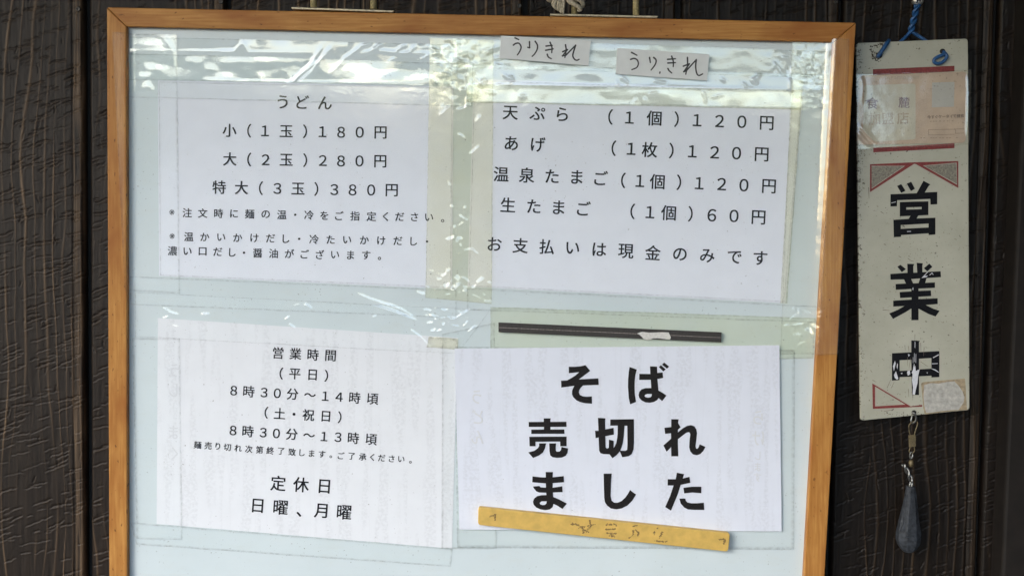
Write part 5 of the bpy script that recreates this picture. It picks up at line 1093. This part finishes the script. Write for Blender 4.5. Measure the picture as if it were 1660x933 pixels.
# ------------------------------------------------------------------ magnets and cards on the board
mg = prism('magnetic_strip', [(808, 522.5), (1170, 538.6), (1169.4, 554.6), (808, 538)], 4.2, 0.0024, BN, M_magnet, None, 0.0003)
tag(mg, 'black rubber magnetic strip with a scrap of white label left on it', 'magnet')
mk('centre_line', [B(809, 529.9, 4.24), B(1169, 546.3, 4.24), B(1169, 547.5, 4.24), B(809, 531.1, 4.24)], [(3, 2, 1, 0)], M_groove, mg)
t = new(); polys(t, [[[(548, 650), (575, 640), (600, 635), (660, 642), (720, 640), (790, 638), (850, 640), (862, 668), (872, 690), (860, 710), (800, 702), (740, 695), (700, 697), (670, 710), (640, 715), (610, 702), (590, 680), (570, 662)]]], 940, 430, 5.904)
ink('torn_label', t, 4.34, M_torn, mg)

yb = prism('bar_magnet', rounded([(775.3, 821.4), (1183.7, 863.6), (1180.6, 893.6), (774.8, 850.2)], 5, 4), 9.5, 0.0062, BN, M_yellow, None, 0.0007)
tag(yb, 'yellow bar magnet with worn brown writing holding the sold out notice', 'magnet')
WORN = [[(615, 150), (660, 158), (690, 182), (725, 208)], [(735, 132), (745, 165), (712, 205)], [(690, 188), (696, 216)], [(660, 178), (705, 170)], [(720, 165), (770, 155)],
          [(848, 158), (900, 153), (910, 165)], [(835, 186), (905, 184)], [(840, 211), (905, 214)], [(860, 228), (895, 230)], [(872, 215), (875, 238)],
          [(1010, 168), (1040, 160)], [(1018, 188), (1008, 225), (985, 245)], [(1030, 190), (1050, 212), (1038, 236)],
          [(1150, 192), (1145, 220)], [(1205, 200), (1180, 242)], [(1145, 258), (1185, 265), (1230, 264)], [(1165, 178), (1170, 183)],
          [(1560, 250), (1606, 252), (1592, 282)], [(100, 106), (130, 92), (128, 124)]]
t = new(); smudge(t, WORN, 770, 810, 3.952, (0.5, 1.25), 5, 1.7, 0.75)
ink('worn_lettering', t, 9.56, M_worn, yb)

for quad, ox, oy, st, lab, zz in (
    ([(120, 28), (1540, 105), (1505, 505), (92, 385)], 800, 55,
     [[(340, 65), (400, 92)], [(315, 180), (350, 155), (400, 150), (432, 190), (435, 230), (410, 290), (378, 335)], [(570, 125), (572, 225)], [(572, 222), (540, 214)],
      [(660, 120), (695, 180), (690, 250), (650, 320), (612, 358)], [(832, 195), (930, 185)], [(825, 262), (945, 240)], [(895, 135), (925, 215), (922, 300)],
      [(850, 325), (870, 370), (915, 395)], [(1140, 175), (1150, 260), (1130, 375)], [(1095, 285), (1170, 250)], [(1170, 250), (1090, 355)], [(1090, 350), (1145, 340)], [(1145, 340), (1300, 182)],
      [(1300, 182), (1272, 270), (1255, 350), (1285, 405), (1320, 420), (1355, 405)]],
     'small grey card with handwritten black letters, touching the top of the frame', 3.1),
    ([(105, 30), (1560, 130), (1525, 545), (80, 440)], 990, 75,
     [[(330, 100), (415, 145)], [(315, 210), (370, 195), (420, 220), (438, 280), (410, 340), (335, 372)], [(615, 180), (628, 262)], [(680, 180), (718, 220), (705, 290), (640, 378)],
      [(900, 210), (1025, 200)], [(905, 268), (1025, 262)], [(965, 160), (990, 240), (990, 325)], [(905, 355), (925, 390), (965, 425)], [(1215, 180), (1215, 300), (1188, 445)],
      [(1150, 318), (1245, 280)], [(1245, 280), (1155, 408)], [(1155, 405), (1195, 390)], [(1195, 390), (1355, 215)], [(1355, 215), (1345, 320), (1360, 425), (1395, 465), (1455, 440)], [(780, 412), (776, 430)]],
     'small grey handwritten card below and right of its twin', 3.2)):
    c = prism('name_card', [(ox + x / 9.765, oy + y / 9.765) for x, y in quad], zz + 0.9, 0.0009, BN, M_card, None, 0.00012)
    tag(c, lab, 'card', 'handwritten cards at the top of the board')
    t = new(); brush(t, st, ox, oy, 9.765, 2.6, 2.1)
    ink('handwriting', t, zz + 0.98, M_marker, c, fan=0.1)

# ------------------------------------------------------------------ hanging sign plate
sign = empty('hanging_sign', S(1482, 680, 0), 'narrow white hanging plate with three big black characters right of the board', 'sign')
pl = prism('plate', rounded([(1388, 70), (1569.5, 62.5), (1572, 664), (1395, 681.5)], 6, 4), 0, 0.0035, WN, M_sign, sign, 0.0007, mapper=S)
k = 7.905
t = new(); polys(t, [[[(587, 170), (640, 145), (695, 230), (640, 258)]], [[(710, 140), (768, 115), (815, 205), (765, 235)]],
          [[(503, 275), (838, 262), (925, 103), (1015, 150), (995, 165), (942, 252), (1102, 245), (1102, 403), (1015, 408), (1012, 335), (588, 352), (585, 428), (502, 432)]],
          [[(622, 375), (988, 365), (988, 542), (860, 548), (838, 585), (1078, 575), (1078, 790), (992, 797), (990, 775), (638, 797), (638, 820), (545, 825), (540, 603), (735, 590), (758, 552), (622, 558)],
           [(705, 443), (902, 438), (902, 465), (705, 472)], [(635, 670), (990, 650), (990, 700), (635, 718)]]], 1380, 280, k)
ink('lettering', t, 0.10, M_black, sign, S, WN)
t = new(); polys(t, [[[(590, 135), (630, 110), (700, 165), (648, 205)]], [[(1000, 95), (1040, 135), (975, 195), (930, 155)]],
          [[(718, 97), (808, 100), (795, 130), (797, 212), (845, 210), (838, 85), (918, 92), (910, 120), (912, 205), (1145, 193), (1150, 268), (965, 280), (948, 342), (1072, 335), (1073, 405), (862, 415), (862, 445), (1020, 438), (1025, 510), (862, 520), (862, 550), (1107, 538), (1108, 612), (955, 625), (1050, 672), (1132, 700), (1080, 772), (990, 740), (862, 672), (862, 818), (770, 820), (770, 670), (690, 720), (535, 803), (487, 732), (590, 690), (680, 638), (538, 645), (537, 570), (772, 555), (772, 527), (625, 535), (620, 460), (770, 450), (770, 420), (570, 430), (568, 357), (700, 350), (675, 298), (503, 300), (500, 228), (720, 213)],
           [(768, 293), (882, 285), (862, 345), (793, 348)]]], 1380, 415, k)
ink('lettering', t, 0.10, M_black, sign, S, WN)
k = 6.219
t = new(); polys(t, [[[(605, 70), (692, 75), (683, 90), (683, 188), (888, 178), (888, 440), (808, 443), (808, 425), (683, 432), (683, 620), (612, 620), (608, 436), (488, 440), (485, 470), (410, 475), (410, 200), (605, 190)],
           [(488, 270), (605, 265), (607, 372), (488, 378)], [(683, 255), (808, 248), (808, 355), (683, 362)]]], 1380, 540, k)
ink('lettering', t, 0.10, M_black, sign, S, WN)
t = new()
polys(t, [[[(628, 330), (634, 300), (640, 345), (646, 322), (650, 380), (668, 368), (690, 362), (676, 420), (668, 500), (652, 560), (641, 618), (618, 614), (622, 540), (612, 470), (618, 410), (608, 395), (620, 372)]], [[(640, 80), (646, 92), (644, 150), (639, 140)]],
          [[(634, 200), (638, 198), (637, 290), (633, 286)]], [[(650, 205), (654, 210), (652, 300), (648, 290)]], [[(622, 240), (625, 236), (624, 300), (621, 296)]], [[(420, 330), (440, 275), (448, 300), (430, 380)]], [[(430, 420), (450, 380), (475, 455), (462, 466), (440, 450)]], [[(462, 300), (470, 310), (466, 360), (458, 340)]],
          [[(822, 242), (880, 210), (884, 218), (828, 248)]], [[(812, 302), (872, 300), (872, 306), (812, 309)]], [[(810, 352), (850, 364), (886, 392), (878, 394), (842, 372), (810, 358)]],
          [[(565, 380), (590, 372), (595, 410), (572, 425), (562, 400)]], [[(500, 398), (516, 396), (514, 408), (502, 408)]], [[(760, 390), (772, 394), (764, 406)]], [[(572, 208), (592, 214), (578, 236)]]], 1380, 540, k)
polys(t, [[[(900, 280), (985, 190), (990, 196), (940, 252), (985, 250), (960, 270)]], [[(1000, 240), (1035, 210), (1055, 238), (1048, 240), (1034, 222), (1006, 246)]], [[(785, 405), (795, 400), (795, 430), (786, 436)]]], 1380, 415, 7.905)
polys(t, [[[(512, 383), (570, 370), (572, 376), (514, 390)]], [[(715, 748), (765, 746), (765, 754), (716, 756)]]], 1380, 280, 7.905)
ink('scratch_marking', t, 0.20, M_chip, sign, S, WN)
t = new()
brush(t, [[(540, 120), (545, 170)], [(575, 130), (580, 180)], [(700, 95), (703, 180)], [(735, 140), (728, 230)], [(565, 240), (570, 330)], [(600, 250), (582, 350)], [(700, 285), (770, 332)], [(362, 548), (400, 460)],
          [(405, 548), (432, 490)], [(575, 560), (580, 640)], [(610, 590), (622, 660)], [(330, 786), (430, 765)], [(195, 370), (212, 395)], [(215, 470), (250, 490)], [(642, 10), (640, 70)]], 1380, 540, k, 0.7, 0.35)
brush(t, [[(222, 190), (228, 330)], [(380, 500), (415, 522)], [(420, 912), (445, 928)]], 1380, 280, 7.905, 0.9, 0.5)
brush(t, [[(730, 30), (760, 55), (795, 65)], [(610, 0), (640, 18)], [(405, 688), (490, 695)], [(160, 690), (178, 706)]], 1380, 415, 7.905, 0.8, 0.5)
ink('scuff_marking', t, 0.13, M_smallprint, sign, S, WN, fan=0.04)
# red outlines and the worn silver triangles
k5 = 3.456
for name, shape, ox_, oy_, ks, mm, mt in (
    ('red_bar', [[(218, 78), (1040, 42), (1040, 100), (218, 140)]], 1380, 100, k, 0.16, M_red),
    ('red_bar', [[(222, 868), (1040, 822), (1040, 872), (222, 915)]], 1380, 100, k, 0.16, M_red),
    ('red_border', [[(243, 229), (305, 226), (490, 218), (738, 211), (738, 362), (500, 228), (490, 227), (243, 385)], [(252, 238), (252, 366), (440, 238)], [(540, 236), (729, 220), (731, 344)]], 1340, 200, k5, 0.16, M_red),
    ('red_border', [[(212, 503), (600, 735), (714, 718), (716, 738), (218, 760)], [(240, 535), (240, 735), (545, 716)]], 1380, 540, k, 0.16, M_red),
    ('silver_triangle', [[(252, 242), (252, 362), (432, 240)]], 1340, 200, k5, 0.08, M_silver),
    ('silver_triangle', [[(548, 238), (727, 224), (729, 338)]], 1340, 200, k5, 0.08, M_silver)):
    t = new(); polys(t, [shape], ox_, oy_, ks)
    ink(name, t, mm, mt, sign, S, WN)
st = prism('sticker_residue', [(1380 + x / k, 540 + y / k) for x, y in [(706, 505), (722, 492), (900, 475), (1068, 462), (1145, 455), (1152, 520), (1166, 770), (1000, 785), (742, 812), (728, 760), (718, 640)]], 0.30, 0.0003, WN, M_residue, sign, mapper=S)
t = new(); polys(t, [[[(735, 520), (800, 500), (880, 505), (960, 490), (1040, 482), (1085, 530), (1120, 580), (1142, 645), (1130, 700), (1100, 745), (1080, 770), (1010, 772), (900, 782), (800, 798), (755, 800), (738, 740), (728, 640)]]], 1380, 540, k)
ink('paper_backing', t, 0.36, M_residue_pale, st, S, WN)
def ring_disc(name, px, py, r_px, mat, parent, mm):
    c = S(px, py, mm)
    vs = [(c.x + r_px * PXM * math.cos(a), c.y, c.z + r_px * PXM * math.sin(a) * 0.92) for a in [2 * math.pi * i / 18 for i in range(18)]]
    return fix_normals(mk(name, vs, [tuple(range(18))], mat, parent))
for hx, hy, hr in ((1425.5, 90, 5.2), (1528, 83.5, 4.6), (1481.5, 668, 4.0)):
    ring_disc('hole', hx, hy, hr, M_back, sign, 0.18)

t = new()
smudge(t, [[(1414, 74), (1417, 96)], [(1418, 80), (1424, 98)], [(1420, 72), (1432, 72)]], 0, 0, 1, (0.4, 1.3), 9, 2.2, 2.4)
smudge(t, [[(1482, 76), (1496, 80)], [(1396, 80), (1392, 120)], [(1404, 108), (1412, 110)], [(1391, 200), (1394, 330)], [(1393, 230), (1400, 250)], [(1396, 560), (1400, 600)], [(1440, 672), (1520, 668)]], 0, 0, 1, (0.25, 0.8), 10, 0.7, 2.2)
smudge(t, [[(1400, 300), (1550, 560)], [(1560, 260), (1410, 640)], [(1420, 420), (1560, 480)]], 0, 0, 1, (0.2, 0.7), 12, 0.10, 40)
ink('stain', t, 0.11, M_grime, sign, S, WN)
# the faded card in its clear sleeve
kx, oy4 = 6.219, 100
def q4(pts): return [(1380 + x / kx, oy4 + y / kx) for x, y in pts]
card = prism('sleeved_card', rounded(q4([(72, 142), (1168, 100), (1152, 818), (62, 838)]), 7, 5), 1.1, 0.0006, WN, M_pink, None, mapper=S)
tag(card, 'faded pinkish card in a clear sleeve across the top of the hanging plate', 'card')
prism('pale_panel', rounded(q4([(132, 238), (648, 222), (648, 782), (236, 808), (120, 690)]), 4, 4), 1.35, 0.0002, WN, M_pink_pale, card, mapper=S)
t = new(); row(t, '食', q4([(212, 418)]), 20); row(t, '麓', q4([(532, 412)]), 19)
brush(t, [[(140, 395), (180, 385)], [(150, 420), (175, 405)]], 1380, 100, kx, 1.0)
ink('mauve_print', t, 1.45, M_mauve, card, S, WN)
t = new(); row(t, '加盟店', q4([(232, 578), (368, 574), (520, 568)]), 21)
xs_ = np.linspace(345, 670, 11)
row(t, 'Information', [(1380 + x / kx, 100 + (168 - (x - 345) * 0.03 - (6 if c in 'I' else 0)) / kx) for x, c in zip(xs_, 'Information')], 9)
ink('faint_print', t, 1.46, M_faint, card, S, WN)
t = new(); row(t, '今すぐケータイで検索', q4([(785 + i * 37, 560 - i * 1.6) for i in range(10)]), 6.2)
brush(t, [[(778, 686), (1045, 682)], [(778, 740), (1040, 733)], [(778, 686), (778, 740)], [(1052, 680), (1132, 677)], [(1052, 724), (1132, 720)], [(1052, 680), (1052, 724)]], 1380, 100, kx, 0.45)
brush(t, [[(x, 602 - (x - 790) * 0.02), (x + 12, 602 - (x - 790) * 0.02)] for x in (795, 825, 850, 890, 930, 965, 1015)] + [[(x, 768), (x + 10, 767)] for x in (700, 730, 800, 825, 850, 890, 920, 960, 990, 1060)], 1380, 100, kx, 0.7)
ink('small_print', t, 1.47, M_smallprint, card, S, WN)
t = new(); polys(t, [[[(815, 212), (1040, 205), (1035, 455), (812, 462)]]], 1380, 100, kx)
ink('grey_square', t, 1.38, M_greyfield, card, S, WN)
sl = sheet('clear_sleeve', q4([(45, 132), (1205, 78), (1186, 832), (58, 882)]), 1.9, T_sleeve,
      add(crease(q4([(80, 640), (150, 730), (235, 815)]), 1.3, 3), crease(q4([(60, 700), (120, 790), (190, 850)]), 1.4, 3), crease(q4([(95, 150), (110, 250), (100, 420)]), 0.8, 3),
          crease(q4([(1165, 110), (1175, 300), (1160, 800)]), 0.9, 2.5), crease(q4([(80, 140), (500, 122), (1160, 95)]), 0.6, 2)), parent=card, step=1.6, mapper=S, wav=0.3, seed=70, edge=2.4)

# blue wire and the screw it hangs from
scr = empty('wall_screw', W(1488, 0, 0.0), 'bright cross head screw in the wall above the hanging plate', 'screw')
c = W(1488, 0.0, 0.012)
vs, fs = [], []
prof = [(0.0058, 0.0), (0.0057, 0.0012), (0.0046, 0.0026), (0.0026, 0.0034)]
for r_, d_ in prof:
    for i in range(20):
        a = 2 * math.pi * i / 20; vs.append((c.x + r_ * math.cos(a), c.y - d_, c.z + r_ * math.sin(a)))
for j in range(3):
    for i in range(20): fs.append((j * 20 + i, j * 20 + (i + 1) % 20, (j + 1) * 20 + (i + 1) % 20, (j + 1) * 20 + i))
fs += [tuple(range(60, 80)), tuple(range(19, -1, -1))]
fix_normals(mk('head', vs, fs, M_screw, scr, smooth=True))
tube('shank', [(c.x, 0.012, c.z), (c.x, c.y, c.z)], 0.0022, M_screw, scr)
t = new()
for a in (0.35, 0.35 + math.pi / 2):
    dx, dy = 5.2 * math.cos(a), 5.2 * math.sin(a); ex, ey = 1.1 * math.sin(a), -1.1 * math.cos(a)
    polys(t, [[[(1488 - dx + ex, -dy + ey), (1488 + dx + ex, dy + ey), (1488 + dx - ex, dy - ey), (1488 - dx - ex, -dy - ey)]]])
ink('cross_slot', t, 15.5, M_dark_metal, scr, lambda x, y, mm: W(x, y, mm * 0.001), WN, fan=0.1)

wire = empty('hanging_wire', W(1481, 20, 0.012), 'twisted blue plastic wire from which the white plate hangs', 'wire')
def wpath(p): return smooth_path([W(x, y, z * 0.001) for x, y, z in p], 6)
tw1, tw2 = [], []
for i in range(22):
    s_ = i / 21; x = 1487 - 10 * s_; y = 8 + 41 * s_; a = s_ * 2 * math.pi * 1.6
    tw1.append((x + 3.0 * math.cos(a), y, 14 + 2.0 * math.sin(a))); tw2.append((x - 3.0 * math.cos(a), y, 14 - 2.0 * math.sin(a)))
tube('strand', [W(x, y, z * 0.001) for x, y, z in tw1] + wpath([(1480, 53, 14), (1488, 58, 14), (1499, 65, 15), (1512, 75, 16)]), 0.0017, M_blue, wire)
tube('strand', [W(x, y, z * 0.001) for x, y, z in tw2] + wpath([(1474, 54, 14), (1468, 60, 14), (1461, 67, 15), (1450, 76, 17)]), 0.0017, M_blue, wire)
def spath(p): return smooth_path([S(x, y, z) for x, y, z in p], 6)
tube('loop', spath([(1441, 66, -3.5), (1437.5, 71, 2.0), (1430, 82, 3.0), (1424.5, 90, 2.4), (1423.5, 92, -1.5)]), 0.0021, M_blue, wire)
tube('loop', spath([(1529, 84, -1), (1533, 88, 2.2), (1534.5, 93, 2.6), (1529, 100, 2.6), (1521, 103.2, 2.6), (1514.5, 101, 2.6), (1515, 96, 2.8), (1522, 91.5, 3.0), (1530, 88.5, 3.2)]), 0.0017, M_blue, wire)

# snap and lead sinker under the plate
snap = empty('snap_clip', S(1478, 738, 0), 'small brass snap clip hooked in the bottom hole of the plate', 'clip')
tube('hook', spath([(1478.5, 668, 0.5), (1482, 669.5, 2.2), (1485, 675, 1.5), (1484, 682, 0.5), (1479.5, 685, -1.5), (1477, 681, -4), (1479, 672, -4.2)]), 0.0010, M_steel, snap)
tube('wire_loop', spath([(1483, 682, 0), (1478, 684, 0.4), (1473.5, 689, 0.6), (1473.8, 698, 0.4), (1475.5, 706, 0.4), (1476, 722, 0.4), (1473.8, 730, 0.4), (1477, 735, 0.4), (1482.5, 730, 0.4), (1481.8, 722, 0.4), (1482, 706, 0.4), (1484.5, 696, 0.4), (1487.5, 686, 0.4), (1485.5, 682, 0.2)]), 0.00055, M_brass, snap, 6)
prism('clasp', [(1473.3, 705), (1484.6, 704), (1484.9, 723), (1474, 724.5)], 1.2, 0.0016, WN, M_brass, snap, 0.0003, mapper=S)
tube('swivel', spath([(1477, 732, 1.2), (1475, 737, 0.6), (1476.5, 743, 0.4), (1479.5, 738, 0.0), (1478, 732, -0.6)]), 0.00075, M_steel, snap, 6)
c = S(1476.8, 750.5, 0.4)
vs, fs = [], []
for j in range(9):
    th = math.pi * j / 8
    for i in range(14):
        a = 2 * math.pi * i / 14
        vs.append((c.x + 0.0026 * math.sin(th) * math.cos(a), c.y + 0.0026 * math.sin(th) * math.sin(a), c.z + 0.0037 * math.cos(th)))
for j in range(8):
    for i in range(14): fs.append((j * 14 + i, j * 14 + (i + 1) % 14, (j + 1) * 14 + (i + 1) % 14, (j + 1) * 14 + i))
fix_normals(mk('bead', vs, fs, M_brass, snap, smooth=True))

sink = empty('lead_sinker', S(1473, 893, 0), 'dark grey faceted lead sinker hanging below the white plate', 'sinker')
tw1, tw2 = [], []
for i in range(20):
    s_ = i / 19; x = 1464.5 + 13 * s_ + 1.5 * math.sin(s_ * 3); y = 752 + 28 * s_; a = s_ * 2 * math.pi * 1.15 + 0.4
    tw1.append((x + 2.4 * math.cos(a), y - 2.0 * math.cos(a) * 0.3, 0.3 + 1.4 * math.sin(a))); tw2.append((x - 2.4 * math.cos(a), y + 2.0 * math.cos(a) * 0.3, 0.3 - 1.4 * math.sin(a)))
tube('wire_eye', [S(*p) for p in tw1] + spath([(1479.5, 782, 0.3), (1477.5, 790, 0), (1477, 798, 0)]), 0.00125, M_steel, sink)
tube('wire_eye', [S(*p) for p in tw2] + spath([(1475, 784, 0.3), (1475, 790, 0), (1476, 798, 0)]), 0.00125, M_steel, sink)
rings = [(787, 1476.5, 7.2), (789, 1476.4, 8.2), (800, 1476.2, 9.2), (825, 1475.0, 13.6), (845, 1473.6, 17.4), (862, 1472.6, 20.0), (872, 1472.4, 20.2), (882, 1472.6, 17.6), (890, 1473.0, 12.5), (894.5, 1473.2, 7.0)]
vs, fs = [], []
rr_ = random.Random(8)
for y, cx_, hw in rings:
    c = S(cx_, y, -1)
    for i in range(8):
        a = 2 * math.pi * (i + 0.35) / 8
        q = hw * PXM * (1 + rr_.uniform(-0.05, 0.05))
        vs.append((c.x + q * math.cos(a), c.y - 0.62 * q * math.sin(a), c.z + rr_.uniform(-0.0004, 0.0004)))
for j in range(len(rings) - 1):
    for i in range(8): fs.append((j * 8 + i, j * 8 + (i + 1) % 8, (j + 1) * 8 + (i + 1) % 8, (j + 1) * 8 + i))
fs += [tuple(range(8)), tuple(range(len(vs) - 1, len(vs) - 9, -1))]
body = fix_normals(mk('body', vs, fs, M_lead, sink))
bevel(body, 0.0007, 2)
tube('casting_ridge', [S(1467.5, 800, 4.6), S(1464.5, 825, 6.6), S(1464, 848, 9.0), S(1459, 860, 9.4)], 0.0005, M_lead, body, 6)
t = new(); row(t, '25', [(1471, 866), (1481, 866.5)], 12)
ink('cast_number', t, 10.9, M_lead, body, S, WN)
